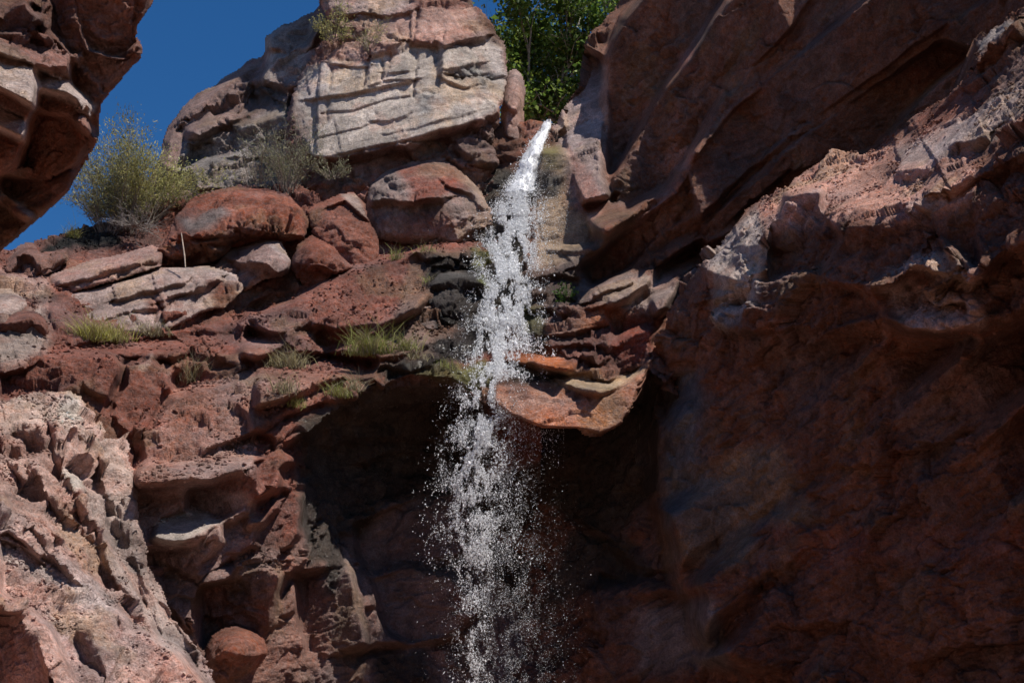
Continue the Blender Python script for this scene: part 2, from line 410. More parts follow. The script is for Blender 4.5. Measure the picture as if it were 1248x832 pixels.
FACETS_D = """B|210,483 250,470 312,462 345,500 312,528 255,558 230,560 178,560 172,545 190,516|.1
U|165,575 178,560 230,560 312,528 340,545 312,566 260,587 220,589 165,592|.05
S|228,598 260,589 312,568 345,572 340,600 312,610 270,634 250,626 227,622|-.05
U|185,656 197,629 217,624 250,626 271,635 255,646 236,660 212,661|.16
S|176,670 212,662 240,662 270,640 272,660 248,682 235,700 180,692|-.05
M|272,638 305,630 312,650 300,668 272,672|-.1
U|240,712 265,690 300,668 315,666 320,676 290,690 280,706 250,712|.1
S|245,716 285,708 320,690 345,700 330,760 300,800 270,765 248,790|-.03
M|180,697 212,690 238,702 236,740 240,770 228,760 205,735|0
R|237,722 244,760 248,790 262,820 250,812 240,780|.1
(-.15,-.9,.2)|320,690 365,650 372,604 345,602 312,640|0
U|300,642 312,614 345,598 350,606 320,640|.05
M|312,562 340,548 362,562 345,575 318,600|.05
B|312,530 345,508 390,490 420,488 400,506 360,540 340,548|.05
(.1,-1,.05)|432,640 470,622 512,606 566,598 580,650 560,676 500,684 452,700 436,676|0
W|360,700 430,692 450,786 370,800|0
(-.1,-1,-.1)|452,704 500,690 552,700 590,740 560,768 500,782 470,770|.05
B|312,386 357,366 405,341 432,329 462,324 512,314 530,325 517,358 480,370 440,388 412,396 388,391 340,408 312,400|.1
N|300,372 340,348 390,345 405,337 357,363 312,381|-.35
S|388,398 412,404 440,398 462,394 500,374 517,364 510,380 470,395 430,420 400,428 380,415|-.2
U|300,402 340,412 352,424 310,440 292,430|.05
W|230,440 290,432 300,450 262,470 215,478 208,462|-.05
U|312,442 400,430 460,440 455,458 400,464 340,490 312,500 312,462|.05
M|0,455 60,440 130,432 148,445 128,488 100,475 60,480 0,490|.05
R|152,446 186,434 200,450 200,480 180,500 165,520 142,500 150,470|.1
S|130,502 163,522 176,543 165,572 150,540|-.2
U|60,420 140,416 210,412 236,424 210,438 130,430 60,438|0
S|236,424 265,438 288,446 262,452 230,438|-.15
B|0,330 60,338 60,366 62,392 30,372 0,368|0"""
FACETS_G = """T|0,655 50,682 100,716 140,742 180,770 215,790 250,832 262,900 120,900 60,760 0,720|.2
S|-20,744 26,750 48,792 60,832 60,880 -40,880|-.55
S|95,760 120,790 128,830 104,815 88,780|-.06
T|-150,560 0,610 40,640 0,650 -150,640|.1
S|15,525 32,516 52,520 56,545 40,556 12,540|-.06
S|6,537 28,538 34,560 14,562|-.06
S|33,566 50,562 56,590 50,610 32,608|-.06
S|92,530 104,522 110,545 104,556 92,552|-.06
N|88,560 106,560 106,578 88,574|-.06
S|72,536 84,534 82,552 70,550|-.06
S|102,624 118,626 130,660 120,668 106,650|-.06
S|128,632 146,632 148,655 136,664|-.06
S|58,650 74,648 76,668 62,672|-.06
S|120,680 134,690 146,715 130,715 118,700|-.06
S|150,725 166,735 176,760 160,768|-.06
S|182,735 194,752 198,785 186,770|-.06
R|100,600 124,600 130,640 112,628|.1
R|130,560 160,575 164,620 140,610|.1
R|163,625 172,650 178,690 168,680|.15
R|172,712 186,722 208,760 236,796 218,796 192,760|.15
R|145,706 158,706 172,742 166,750|.1
R|134,715 142,738 158,768 148,770|.1
R|0,600 24,630 60,680 30,664 0,640|.1
T|60,570 80,575 96,610 84,630 64,600|.1
T|56,490 100,480 118,516 92,518 66,512|.05
T|0,496 50,486 56,512 12,522|.05
R|150,604 166,610 170,650 156,640|.05"""
FACETS_A = """(.2,-.72,.66)|-80,34 0,65 40,82 42,100 45,118 43,132 25,122 0,110 -80,78|0.062
S|-80,80 0,112 25,124 43,134 36,150 15,138 0,131 -80,110|-0.155
(.2,-.72,.66)|-80,106 0,132 15,138 33,152 28,172 0,156 -80,130|0.062
W|-80,134 0,158 28,175 20,200 0,215 -80,190|-0.124
(.2,-.72,.66)|42,84 85,104 117,133 114,137 85,118 46,106|0.062
S|46,108 85,120 112,137 108,150 85,140 75,140 45,130|-0.062
S|45,133 85,142 103,158 106,172 95,200 60,215 25,205 32,168|-0.124
U|85,142 110,152 112,165 104,158|0.062
U|112,165 120,167 121,173 112,171|0.062
T|10,66 38,48 52,50 56,62 84,67 86,82 60,85 40,80|0.062
S|-60,30 0,20 30,0 46,16 46,30 30,40 0,38 -60,50|-0.062
U|28,-6 48,2 46,16 36,8|0.031
U|58,34 66,29 80,32 80,46 70,42|0.031
U|42,24 52,20 52,36 46,34|0.031
(.3,-.6,-.72)|90,-20 188,-20 172,26 169,42 150,70 110,60 95,30|0
N|100,60 150,72 172,62 156,90 130,112 110,95|-0.062
S|60,-20 90,-20 95,30 110,60 90,66 62,38|-0.062
S|86,70 108,98 130,114 122,150 112,134 88,104|-0.093
W|0,215 60,218 95,205 85,232 50,258 0,236|0
U|0,238 38,262 36,270 0,248|0.062
W|-60,240 0,250 36,272 20,292 0,305 -60,330|-0.062"""
FACETS_C = """V|330,68 376,54 372,94 340,103 318,100|.1
(.2,-.9,.3)|328,44 346,32 384,19 376,52 328,64|.1
M|240,132 262,110 300,84 320,80 312,98 262,128|0
B|226,160 290,134 312,112 318,128 290,146 240,168|.05
W|230,180 300,150 350,135 356,160 300,190 230,200|0
M|230,205 300,194 360,190 366,225 240,232|0
S|352,128 372,92 394,60 402,40 410,60 384,110 368,140|-.1
B|196,200 212,160 226,150 228,180 210,212|0"""
FACETS_E = """(-.3,-.8,.5)|688,126 706,108 711,60 734,72 733,216 748,240 710,249 690,215|.05
S|736,70 760,58 800,100 792,200 742,216|-.1
Z|712,250 745,241 768,225 824,210 812,232 770,266 742,292 722,280|.1
S|744,296 775,274 825,240 834,254 800,284 760,332 722,346 716,328|-.4
(-.25,-.94,.2)|656,180 690,185 720,280 735,295 700,300 655,298 652,220|.05
Z|690,372 730,362 762,349 800,326 792,344 750,374 720,376|.1
M|650,406 684,391 722,375 742,370 738,391 684,403 655,412|.1
Z|800,328 857,294 852,310 830,345 812,378 800,385 790,360|.1
W|745,424 790,398 800,400 792,438 766,460 745,450|0
S|742,378 790,364 798,392 748,412|-.1
(.05,-.95,.3)|600,472 640,470 700,489 745,485 785,452 771,491 755,516 735,529 700,521 660,518 625,505 600,492|.22
U|606,420 655,420 705,442 694,455 655,446 610,440|.1
U|640,442 700,458 745,463 785,448 748,474 730,483 710,479 687,466|-.15
S|736,72 760,20 830,-60 900,-100 884,0 800,120 745,213|-.05
Q|746,216 802,122 886,2 960,-80 1060,-100 960,40 880,120 832,200 790,238 762,258|0
(-.7,-.6,-.42)|836,206 900,130 980,60 1080,-20 1200,-90 1260,-40 1140,40 1040,110 940,180 882,240 850,268|.05
N|852,276 890,244 950,188 1050,116 1150,50 1184,62 1110,130 1060,182 960,212 900,262 862,296|-.15"""
FACETS_F = """(-.85,-.5,-.1)|960,236 1004,226 1004,262 1030,290 1000,330 940,338 936,300|-.15
(-.3,-.7,.62)|1054,350 1080,343 1108,316 1112,300 1140,285 1160,320 1155,335 1110,325 1080,352|.04
(-.32,-.7,.6)|1072,386 1092,368 1112,360 1140,366 1180,368 1186,384 1160,398 1110,404 1090,396|.03
Q|1130,262 1190,230 1192,330 1166,302 1140,282|-.15
(-.78,-.6,-.12)|920,340 1050,352 1076,384 1000,404 905,404|0"""
FACETS_LOW = """(-.8,-.58,-.08)|806,520 880,440 990,412 1070,412 1000,480 900,560 806,610|.03
(-.82,-.52,-.12)|806,622 900,568 1000,490 1090,412 1180,412 1100,500 1000,580 900,650 830,700|.05
(-.74,-.6,-.2)|800,742 900,660 1000,590 1110,500 1200,412 1320,360 1320,430 1180,540 1060,630 940,710 860,780|0
Q|862,800 950,716 1070,636 1190,546 1320,450 1320,560 1180,650 1060,740 960,830|.05
(-.82,-.5,-.2)|970,840 1070,746 1190,656 1320,570 1320,880 960,880|-.05
(-.6,-.8,-.05)|722,722 780,706 850,722 846,790 800,850 722,850|0"""
def apply_facets(L, txt, rough=None, soft=1.5):
    for ln in txt.strip().split('\n'):
        n, p, o = ln.split('|'); n = eval(n) if n[0] == '(' else n
        L.facet(n, p, float(o), rough=rough, soft=soft)

# ------------------------------------------------------------------ A: overhanging cliff, top left
A = Layer('overhanging_cliff', '-170,-50 192,-50 192,-20 189,0 185,9 172,26 169,42 174,57 172,70 156,90 136,112 125,127 124,150 119,172 104,202 86,232 55,258 22,292 0,308 -60,345 -170,380',
 '-170,-60,11.28 -170,100,10.42 -170,380,13.02 0,-60,11.72 190,-60,11.97 0,0,11.41 100,0,11.59 190,0,11.84 0,70,10.91 60,70,11.47 120,60,11.47 170,60,11.53 0,150,11.41 70,150,12.09 124,140,12.46 0,230,12.59 60,220,13.02 100,205,12.96 0,300,13.52 -60,340,13.39',
 base=(.25, .115, .08), rough=.42, jag=3, skirt=3, round_px=20, round_m=.25, scale=.62)
A.ledge(0.465, 55, 12, '-80,78 -40,92 0,110 25,122 44,132', wr=30)
A.ledge(0.341, 26, 13, '46,110 62,112 85,122 104,130 118,140', wr=30)
A.ledge(0.403, 45, 10, '-60,132 -20,148 0,157 28,174', wr=30)
A.ledge(0.217, 40, 4, '43,134 46,88')
A.ledge(0.186, 14, 4, '29,174 34,150')
A.ledge(0.217, 24, 10, '10,66 38,72 62,80 86,86 88,70')
A.ledge(0.186, 14, 10, '44,40 56,48 70,42 80,50')
A.ledge(0.155, 10, 12, '86,146 110,156 120,172')
A.ledge(0.217, 10, 14, '-20,236 4,246 24,258 40,270')
A.ledge(0.186, 16, 12, '-40,18 0,30 30,40 46,22')
A.crack(0.155, 4, '90,10 110,40 130,60 160,70'); A.crack(0.124, 4, '100,80 120,95 140,100'); A.crack(0.124, 3, '20,200 60,190 100,200')
A.crack(0.124, 3, '90,150 100,190 80,225')
A.paint((.52, .39, .33), 5, '-170,40 0,62 40,80 90,102 120,130 116,142 85,125 46,112 44,134 0,112 -170,80', .55)  # ledge tops painted paler so they read as sunlit
A.paint((.52, .39, .33), 5, '-170,110 0,130 34,150 30,175 0,160 -170,150', .55)  # next ledge down, same painted sunlight in the tint
A.paint(PINK, 4, '0,240 14,236 52,262 40,272', .5)
A.paint(ROSE, 6, '20,62 50,46 86,64 88,88 60,90', 1.3)
apply_facets(A, FACETS_A)
A.build()

# ------------------------------------------------------------------ C: grey shoulder behind
Cc = Layer('rock_shoulder', '140,350 165,250 190,196 206,152 220,130 240,113 262,103 285,84 303,74 321,69 326,62 326,43 345,31 370,22 384,17 420,-40 520,-40 520,350',
 '140,350,26 206,152,27.6 240,113,28 300,75,28.1 327,45,27.8 384,17,27.4 420,-40,27.2 380,100,26.4 300,150,26.7 240,190,26.6 200,250,26.2 300,240,25.9 370,240,25.6 520,100,26.5 520,330,25.4',
 base=DUSK, rough=.6, skirt=4, jag=4, round_px=18, round_m=.4, fac=(.28, .16, .07))
Cc.ledge(.4, 24, 8, '326,66 345,62 376,54 392,36'); Cc.ledge(.35, 30, 8, '318,102 345,104 372,96')
Cc.ledge(.45, 22, 8, '352,128 370,92 392,62 402,30', back=.2); Cc.ledge(.3, 20, 8, '236,140 262,128 290,112 312,98')
Cc.ledge(.3, 20, 8, '226,166 252,156 284,146 300,136'); Cc.ledge(.3, 24, 8, '215,196 250,178 290,164')
Cc.ledge(.3, 24, 10, '190,222 220,206 260,196 300,192')
Cc.paint(GREY, 8, '228,170 300,150 360,120 380,180 360,225 230,232 215,205'); Cc.paint(GREY, 5, '326,62 326,42 384,16 400,30 372,55')
Cc.paint((.36, .30, .27), 6, '330,68 380,55 372,95 320,104')
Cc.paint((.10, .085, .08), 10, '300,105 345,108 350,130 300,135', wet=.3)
apply_facets(Cc, FACETS_C)
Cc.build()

# ------------------------------------------------------------------ B: pale crag
B = Layer('rock_crag', '372,-150 384,-60 386,0 395,22 398,46 386,60 371,80 357,110 350,150 343,190 366,220 396,250 420,340 614,340 614,290 607,240 606,205 600,178 611,150 613,120 618,90 617,62 606,42 592,22 578,0 556,-60 540,-150',
 '380,-150,26.0 550,-150,26.0 395,20,25.6 360,110,25.3 345,190,25.3 380,186,24.9 480,100,24.95 480,20,25.35 480,-60,25.6 578,0,25.7 617,62,25.7 606,110,25.2 600,134,25.0 540,158,24.7 450,186,24.75 440,100,25.05 450,240,24.9 550,215,24.8 605,250,24.9 610,330,24.2 480,330,24.5 420,330,24.7 530,80,24.9',
 base=ROSE, rough=.8, skirt=4, jag=2, round_px=7, round_m=.16)
B.XW = B.X + B.wx * .45; B.YW = B.Y + B.wy * .45
B.ledge(.32, 90, 9, '384,190 418,192 455,186 470,181 496,175 535,161 585,148 609,136', wr=26)
B.ledge(0.112, 14, 6, '497,182 535,172'); B.ledge(0.0744, 40, 3, '416,187 470,176 530,160 585,146')
B.ledge(0.0992, 40, 4, '378,121 412,116 442,108 462,106 502,98'); B.ledge(0.0744, 26, 3, '402,76 430,80 450,80')
B.ledge(0.0868, 20, 3, '452,70 478,62 492,55'); B.ledge(0.062, 20, 3, '467,88 485,88 505,83'); B.ledge(0.0496, 20, 2, '452,103 470,98 504,96')
B.ledge(0.22, 40, 5, '500,52 520,52 541,54 560,50 589,46'); B.ledge(0.25, 50, 7, '541,54 538,88')
B.ledge(0.0496, 24, 2, '540,84 565,80 594,75'); B.ledge(0.0558, 30, 4, '458,147 474,147 495,140'); B.ledge(0.0434, 20, 2, '540,96 570,108 596,106')
B.ledge(0.031, 18, 2, '530,150 560,142 600,130'); B.ledge(0.031, 18, 2, '470,164 510,154 550,142')
B.crack(.16, 2, '450,66 446,90 443,104'); B.crack(.12, 2, '467,76 465,98'); B.crack(.12, 2, '508,66 505,84 505,118'); B.crack(.1, 2, '400,125 398,150 384,164')
B.crack(.14, 2, '510,14 506,30 502,52'); B.crack(.1, 2, '546,92 560,86 574,98'); B.crack(.1, 2, '570,84 584,92 594,90'); B.crack(.08, 2, '548,104 566,110 590,104')
B.crack(.08, 1.6, '404,84 402,110'); B.crack(.10, 1.6, '478,68 472,88'); B.crack(.08, 1.5, '392,140 430,136 470,122 500,118')
B.crack(.07, 1.5, '386,168 440,158 460,148')
B.ledge(0.124, 30, 4, '400,18 440,14 470,20 500,14'); B.ledge(0.22, 20, 8, '560,178 580,196 600,200'); B.ledge(0.124, 20, 6, '548,190 566,205')
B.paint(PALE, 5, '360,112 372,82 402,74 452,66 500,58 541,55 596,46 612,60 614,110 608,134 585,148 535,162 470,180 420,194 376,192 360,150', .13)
B.paint((.42, .30, .26), 7, '386,-20 500,-20 500,10 470,18 410,16 392,10', .4); B.paint((.42, .25, .20), 8, '400,22 500,14 580,10 600,34 592,46 540,52 500,52 430,66 400,60', .45)
B.paint((.30, .28, .26), 4, '542,86 592,80 604,96 590,104 560,102', .6); B.paint((.36, .34, .32), 8, '520,118 534,112 522,150 508,156', .3)
B.paint(PALE, 4, '496,182 536,170 536,164 496,176', .3); B.paint((.40, .16, .10), 5, '400,80 450,66 448,72 404,86', .5)
B.paint(DRED, 6, '580,6 606,40 618,60 600,54 584,30', 1.2)
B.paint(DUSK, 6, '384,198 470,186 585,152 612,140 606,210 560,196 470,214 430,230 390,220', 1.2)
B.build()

PI_ = Layer('rock_pillar', '612,196 609,150 611,122 616,100 621,86 629,83 637,91 640,102 639,132 639,168 641,198', '612,180,25.6 616,100,25.5 629,83,25.8 640,102,25.8 624,130,25.3 640,180,25.6 624,180,25.35',
 base=PINK, rough=.45, skirt=1.2, jag=2, round_px=12, round_m=.4, fac=(.1, .06, .02))
PI_.ledge(.35, 40, 8, '610,166 622,170 638,176'); PI_.ledge(.2, 16, 4, '618,128 628,132 634,124'); PI_.paint((.03, .025, .02), 3, '612,172 638,178 638,200 612,200', wet=.6)  # shaded hole under the pillar painted near-black, along with wet rock
tag(PI_.build(), 'slim pink rock pillar at the right edge of the pale crag, left of the treetop', 'rock pillar')

# ------------------------------------------------------------------ D: slope, lower wall and alcove, left of the fall
D = Layer('rock_slope', '-170,420 -60,340 0,306 60,288 110,276 150,268 200,250 290,222 370,228 430,262 470,292 610,292 660,430 660,960 240,960 140,960 100,640 -170,640',
 '-170,420,18.5 -170,640,15 0,312,22.6 60,292,23.4 110,285,24 200,262,24.6 300,240,24.7 370,245,24.6 430,275,24.5 470,300,24.3 610,300,23.8 0,385,20.6 100,395,21.3 200,402,21.9 300,402,22.2 400,390,22.4 480,362,22.7 560,345,22.9 620,400,22.6'
 ' 0,470,18.6 100,470,19.3 180,470,20.2 250,500,20.1 300,470,20.7 400,450,21.4 470,440,21.5 540,430,21.8 330,505,20.2 372,494,20.5 430,470,20.9 500,456,21.2 560,462,21.4 640,470,22.0'
 ' 100,560,18.4 170,560,18.9 240,560,18.7 320,535,19.4 170,650,18.6 250,615,18.6 330,605,19.4 230,690,19.0 320,665,19.8 240,760,19.6 330,760,20.5 240,832,19.8 330,832,20.7 240,960,20.2'
 ' 400,560,21.8 480,530,22.8 560,520,23.5 420,650,22.2 500,650,23.2 580,650,24.2 420,760,22.0 520,760,23.0 620,760,24.2 420,832,21.9 520,832,22.9 640,832,24.2 640,950,24 660,600,24.4',
 base=RED, rough=.48, skirt=3, jag=4)
# small shelves and boulders of the slope
D.ledge(.45, 45, 12, '524,308 462,320 432,327 405,340 357,366 312,386 290,400', back=.6, wr=30)
D.ledge(.40, 40, 14, '388,394 417,410 462,396 497,372 519,360', wr=40)
D.ledge(.30, 24, 8, '200,394 222,388 250,372 262,360', wr=16); D.ledge(.22, 24, 8, '205,408 240,396 262,402 290,392')
D.ledge(.30, 30, 10, '236,422 265,437 286,444 300,436'); D.ledge(.25, 20, 8, '300,430 330,420 360,420')
D.ledge(.3, 30, 10, '85,442 112,440 131,432 150,440'); D.ledge(.28, 40, 10, '45,492 75,480 98,473 128,486')
D.ledge(.30, 26, 10, '168,463 190,464 208,477'); D.ledge(.25, 40, 10, '0,448 30,444 60,452')
D.ledge(.2, 40, 8, '220,470 260,455 300,462 340,456'); D.ledge(.2, 30, 6, '260,500 300,490 340,480 380,470')
D.crack(.55, 5, '152,444 146,466 138,484 130,500'); D.crack(.7, 5, '211,482 190,516 178,541 165,572'); D.crack(.25, 3, '60,372 62,395 66,405')
D.ledge(.28, 20, 10, '300,384 330,392 352,402 385,394', back=.2)
D.ledge(.3, 25, 8, '350,408 352,420 340,432'); D.ledge(.25, 20, 6, '400,430 440,438 480,436 520,426')
D.ledge(.22, 20, 6, '440,452 470,448 500,446 524,444'); D.ledge(.2, 14, 5, '520,318 545,312 575,318'); D.ledge(.2, 14, 5, '516,330 545,324 580,330')
D.ledge(.25, 22, 8, '370,462 400,458 440,450 454,462')
# great lip over the alcove
D.ledge(.80, 60, 34, '300,532 342,513 372,493 412,487 452,474 474,463 502,455 540,458 575,470 640,480', wr=80, back=.3)
# lower-left wall
D.ledge(.28, 60, 18, '165,594 220,590 260,587 288,577 314,566', wr=18)
D.ledge(.22, 34, 14, '172,671 212,663 236,664 256,648 273,640 300,642', wr=26)
D.ledge(.18, 22, 10, '176,700 212,690 242,698'); D.ledge(.22, 34, 14, '248,708 266,692 288,675 308,664 330,668', wr=40)
D.ledge(.18, 30, 12, '312,560 340,553 362,566'); D.ledge(.18, 26, 12, '306,622 330,612 350,596 372,592')
D.ledge(.3, 16, 8, '238,800 240,760 238,720'); D.ledge(.15, 30, 8, '330,760 356,740 366,716'); D.crack(.35, 4, '320,760 350,716 366,690 384,640')
D.ledge(.3, 40, 10, '330,700 372,696 420,690'); D.crack(.2, 3, '470,690 520,668 560,656'); D.crack(.2, 3, '485,708 540,690 590,676')
D.crack(.2, 3, '440,800 500,786 560,780'); D.ledge(.3, 40, 10, '380,790 450,786 500,780 560,772'); D.ledge(.25, 30, 10, '480,640 510,604 536,600 560,590')
D.ledge(.12, 24, 8, '420,650 436,644 446,660 442,684'); D.ledge(.2, 30, 8, '440,560 480,548 520,552'); D.ledge(.2, 30, 8, '400,540 450,526 500,530 540,520')
D.ledge(.2, 26, 6, '430,742 470,736 520,720 560,708')
# colours
D.paint(ROSE, 8, '165,570 212,480 260,480 330,500 312,530 312,570 260,590 165,594', .7); D.paint((.36, .20, .155), 6, '165,575 200,560 312,530 312,566 260,588 165,594', .8)
D.paint(PINK, 6, '165,596 230,592 300,600 330,640 300,660 230,690 172,690', .6); D.paint(PALE, 4, '184,656 196,630 218,624 252,626 271,635 240,652 212,661', .3)
D.paint((.25, .13, .10), 10, '172,695 330,660 400,640 420,832 420,960 140,960', .8)
D.paint((.30, .14, .10), 8, '212,480 270,455 360,450 420,455 370,490 330,505 300,528 200,560', .8)
D.paint((.36, .16, .11), 8, '288,436 320,415 352,425 350,440 310,450', .5); D.paint((.40, .27, .23), 4, '162,444 186,434 184,445 166,452', .4)
D.paint(DUSK, 14, '470,600 600,560 660,560 660,960 400,960 400,690', .45)
D.paint((.34, .26, .22), 10, '0,395 60,372 60,420 20,440 -60,450', .8); D.paint(PINK, 8, '0,330 60,335 60,366 0,368', .6)
D.paint(BROWN, 6, '505,306 585,300 600,420 560,440 520,440 460,430 480,380', .8)
D.paint((.05, .04, .035), 7, '520,312 590,310 600,430 540,446 520,430 560,400 525,365', 1., wet=.9)
D.paint((.10, .08, .06), 5, '455,452 500,438 545,440 560,452 500,456 470,464', 1., wet=.8)
D.paint((.14, .12, .04), 6, '500,452 545,448 570,456 556,474 520,460', .6, wet=.4)
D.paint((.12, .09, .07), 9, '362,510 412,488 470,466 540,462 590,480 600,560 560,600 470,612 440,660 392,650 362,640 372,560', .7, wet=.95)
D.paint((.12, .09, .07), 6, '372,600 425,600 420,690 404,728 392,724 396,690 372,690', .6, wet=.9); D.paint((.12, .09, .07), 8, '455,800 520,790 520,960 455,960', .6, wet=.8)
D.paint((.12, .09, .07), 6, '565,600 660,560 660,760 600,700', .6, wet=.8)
D.paint((.17, .18, .045), 5, '572,304 598,308 600,346 580,340', .9, wet=.3); D.paint((.14, .13, .04), 6, '545,448 590,440 600,470 570,480', .8, wet=.4)
D.paint((.02, .02, .018), 6, '60,296 110,278 150,285 150,300 90,305 40,318', 1.)  # near-black painted shadow beside the foot of the overhanging cliff
apply_facets(D, FACETS_D)
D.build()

# boulders and slabs lying on the slope
def boulder(label, outline, ctrl, base, rough, rp, rm, ledges=(), cracks=(), paints=(), bumps=(), fac=(.16, .10, .05), crumb=.022, skirt=.8, name='boulder', cat='boulder', chop=9):
    b = Layer(name, outline, ctrl, base=base, rough=rough, skirt=skirt, jag=2.5, round_px=rp * .6, round_m=rm * .6, fac=fac, crumb=crumb)
    # break the lump into flat fracture faces: keep what lies behind a handful of tilted planes
    r = np.random.default_rng(len(label) * 31 + int(abs(pts(outline)).sum())); lo = b.L.min(0); hi = b.L.max(0); ce = (lo + hi) / 2; hw = (hi - lo) / 2
    ok = b.sd > 0; inner = b.sd > .3 * b.sd.max(); Yc = (b.D0 - b.h)[inner].min(); rd = rays(b.X, b.Y); Dn = b.D0 - b.h
    for k in range(chop):
        a = 2 * math.pi * (k + r.uniform(-.3, .3)) / chop; ux, uy = math.cos(a), math.sin(a); q = r.uniform(.30, .62); tl = r.uniform(.45, 1.1)
        n = np.array([ux * tl, -1., -uy * tl]) + r.normal(0, .10, 3); n /= np.linalg.norm(n)
        x0, y0 = ce + hw * q * np.array([ux, uy]); P0 = at(x0, y0, Yc + r.uniform(-.02, .07))
        den = rd @ n; Yp = (n @ (P0 - CAM)) / np.where(np.abs(den) < .08, -.08, den)
        Dn = np.maximum(Dn, np.clip(Yp, Yc - .5, Yc + 1.2))
    b.h = b.D0 - Dn
    for l in ledges: b.ledge(*l)
    for c in cracks: b.crack(*c)
    for u in bumps: b.bump(*u)
    for p in paints: b.paint(*p)
    o = b.build(); tag(o, label, cat); return b
boulder('rough rust red boulder below the thin grey shrub, beside the smooth red block', '194,328 197,302 205,285 214,262 230,240 260,231 290,225 320,228 350,233 368,250 378,272 374,292 345,298 312,298 285,302 265,318 240,326 215,332',
 '200,326,23.0 230,245,23.9 300,230,24.2 350,238,24.1 376,280,23.7 300,262,23.25 240,290,22.85 350,270,23.4 300,296,23.3 240,322,23.0', (.26, .085, .05), 1.5, 26, .5,
 [(.35, 24, 14, '200,322 230,298 262,292 290,276 330,280 372,286'), (.2, 20, 6, '218,290 240,284 268,280')], [(.2, 3, '350,236 352,260 345,284')], [((.16, .12, .11), 6, '214,265 270,250 282,262 225,282', 1.2)], crumb=.05)
boulder('smooth flat fronted red block between the rust red boulder and the big rounded one', '372,256 386,245 412,237 434,235 446,248 449,266 461,290 462,312 454,326 430,330 404,312 380,286',
 '376,258,24.0 412,240,24.2 440,240,24.2 460,300,23.7 450,325,23.4 410,270,23.5 440,280,23.45 400,310,23.3 430,326,23.2', (.24, .09, .06), .55, 14, .35, [(.2, 12, 4, '404,252 424,246 440,262 448,268')], [], [((.36, .26, .22), 3, '420,238 440,240 447,266 440,262', .5)], fac=(.1, .06, .03))
boulder('wedge shaped red boulder in front of the smooth red block', '354,326 360,298 380,284 398,293 414,306 436,326 412,334 388,348 368,348', '360,300,23.3 382,288,23.5 436,326,23.0 386,310,22.75 370,345,22.9 410,325,22.7', (.23, .075, .045), .8, 14, .35, [(.2, 20, 8, '360,318 384,322 410,330')], fac=(.14, .07, .04))
boulder('boulder with a pale pink top face, under the rust red boulder', '257,326 276,304 298,297 318,291 342,293 356,318 352,334 325,342 300,356 278,348', '262,324,23.3 300,300,23.5 342,294,23.4 355,325,23.1 310,318,22.75 330,310,22.85 300,350,22.8', (.30, .17, .135), .6, 14, .35, [(.3, 16, 8, '290,318 318,322 340,330 352,322')], [], [((.46, .34, .30), 3, '318,292 342,294 356,318 340,314 326,304', .3)], fac=(.14, .08, .03))
boulder('big rounded pinkish grey boulder below the pale crag and left of the fall', '444,258 451,225 470,207 500,196 530,190 556,201 577,223 592,243 607,268 602,284 575,294 530,301 490,298 456,290',
 '450,258,24.4 470,212,24.7 530,194,24.7 590,240,24.3 604,270,24.1 520,250,23.75 560,260,23.7 480,260,23.9 490,230,24.1 520,296,24.0 460,285,24.2', (.37, .26, .225), .7, 26, .5,
 [(.3, 24, 8, '452,246 474,240 496,244 520,238 540,240'), (.22, 14, 6, '560,290 574,280 600,274'), (.2, 20, 5, '545,222 572,236 590,252')], [(.12, 3, '470,222 484,232 500,228')],
 [((.28, .10, .07), 8, '484,205 560,200 570,230 530,240 500,244', 1.), ((.33, .17, .13), 10, '480,262 540,255 560,285 490,290', .5), ((.24, .18, .16), 8, '452,222 480,210 500,230 480,248 452,250', 1.3)], fac=(.14, .09, .05))
boulder('long pink slab with a cracked crest at the foot of the leafy bush', '52,356 61,333 100,319 140,312 186,299 200,306 196,328 150,342 120,348 85,358 64,374', '60,340,22.3 100,322,22.7 190,303,23.0 120,335,22.2 70,365,21.9 180,322,22.5 150,335,22.3', (.35, .21, .175), .6, 10, .3, [(.18, 16, 5, '62,352 100,338 140,330 190,318')], fac=(.12, .07, .03), name='rock_slab', cat='rock slab')
boulder('broad pale grey pink slab just above the widest grass tuft', '58,404 64,374 88,356 125,347 160,339 195,326 250,323 289,333 300,352 276,374 246,380 224,393 206,402 160,410 100,418 72,420', '66,378,21.8 125,350,22.3 200,330,22.7 285,336,22.8 230,360,22.15 130,380,21.7 80,410,21.2 200,398,21.6 270,365,22.3', (.38, .27, .235), .55, 10, .3,
 [(.2, 24, 5, '142,364 165,356 200,350 222,342'), (.25, 24, 6, '196,366 220,356 250,350 270,340'), (.15, 30, 5, '100,400 150,380 200,372')], [(.12, 2, '186,362 196,380 198,396')], [((.40, .31, .27), 4, '190,326 250,324 288,334 240,332', .4), ((.23, .08, .05), 7, '255,345 296,345 290,365 262,378', 1.5), ((.25, .12, .09), 6, '175,360 195,362 198,385 180,380', 1.)], fac=(.12, .08, .035), name='rock_slab', cat='rock slab')
boulder('wet black boulder against the left side of the falling water', '517,368 522,344 534,331 560,330 586,334 598,352 598,388 576,402 552,392 536,384', '522,350,22.4 560,332,22.7 595,350,22.5 560,360,22.0 540,370,22.0 580,395,22.2', (.055, .045, .04), .9, 12, .35, [(.3, 12, 10, '522,350 545,344 590,348')], [], [((.15, .16, .04), 3, '578,334 600,336 600,360 588,352', 1., .5), ((.12, .11, .10), 3, '530,332 588,332 588,341 530,341', 1., .8)], fac=(.14, .08, .04))  # grey strip paints the lit top of the wet boulder
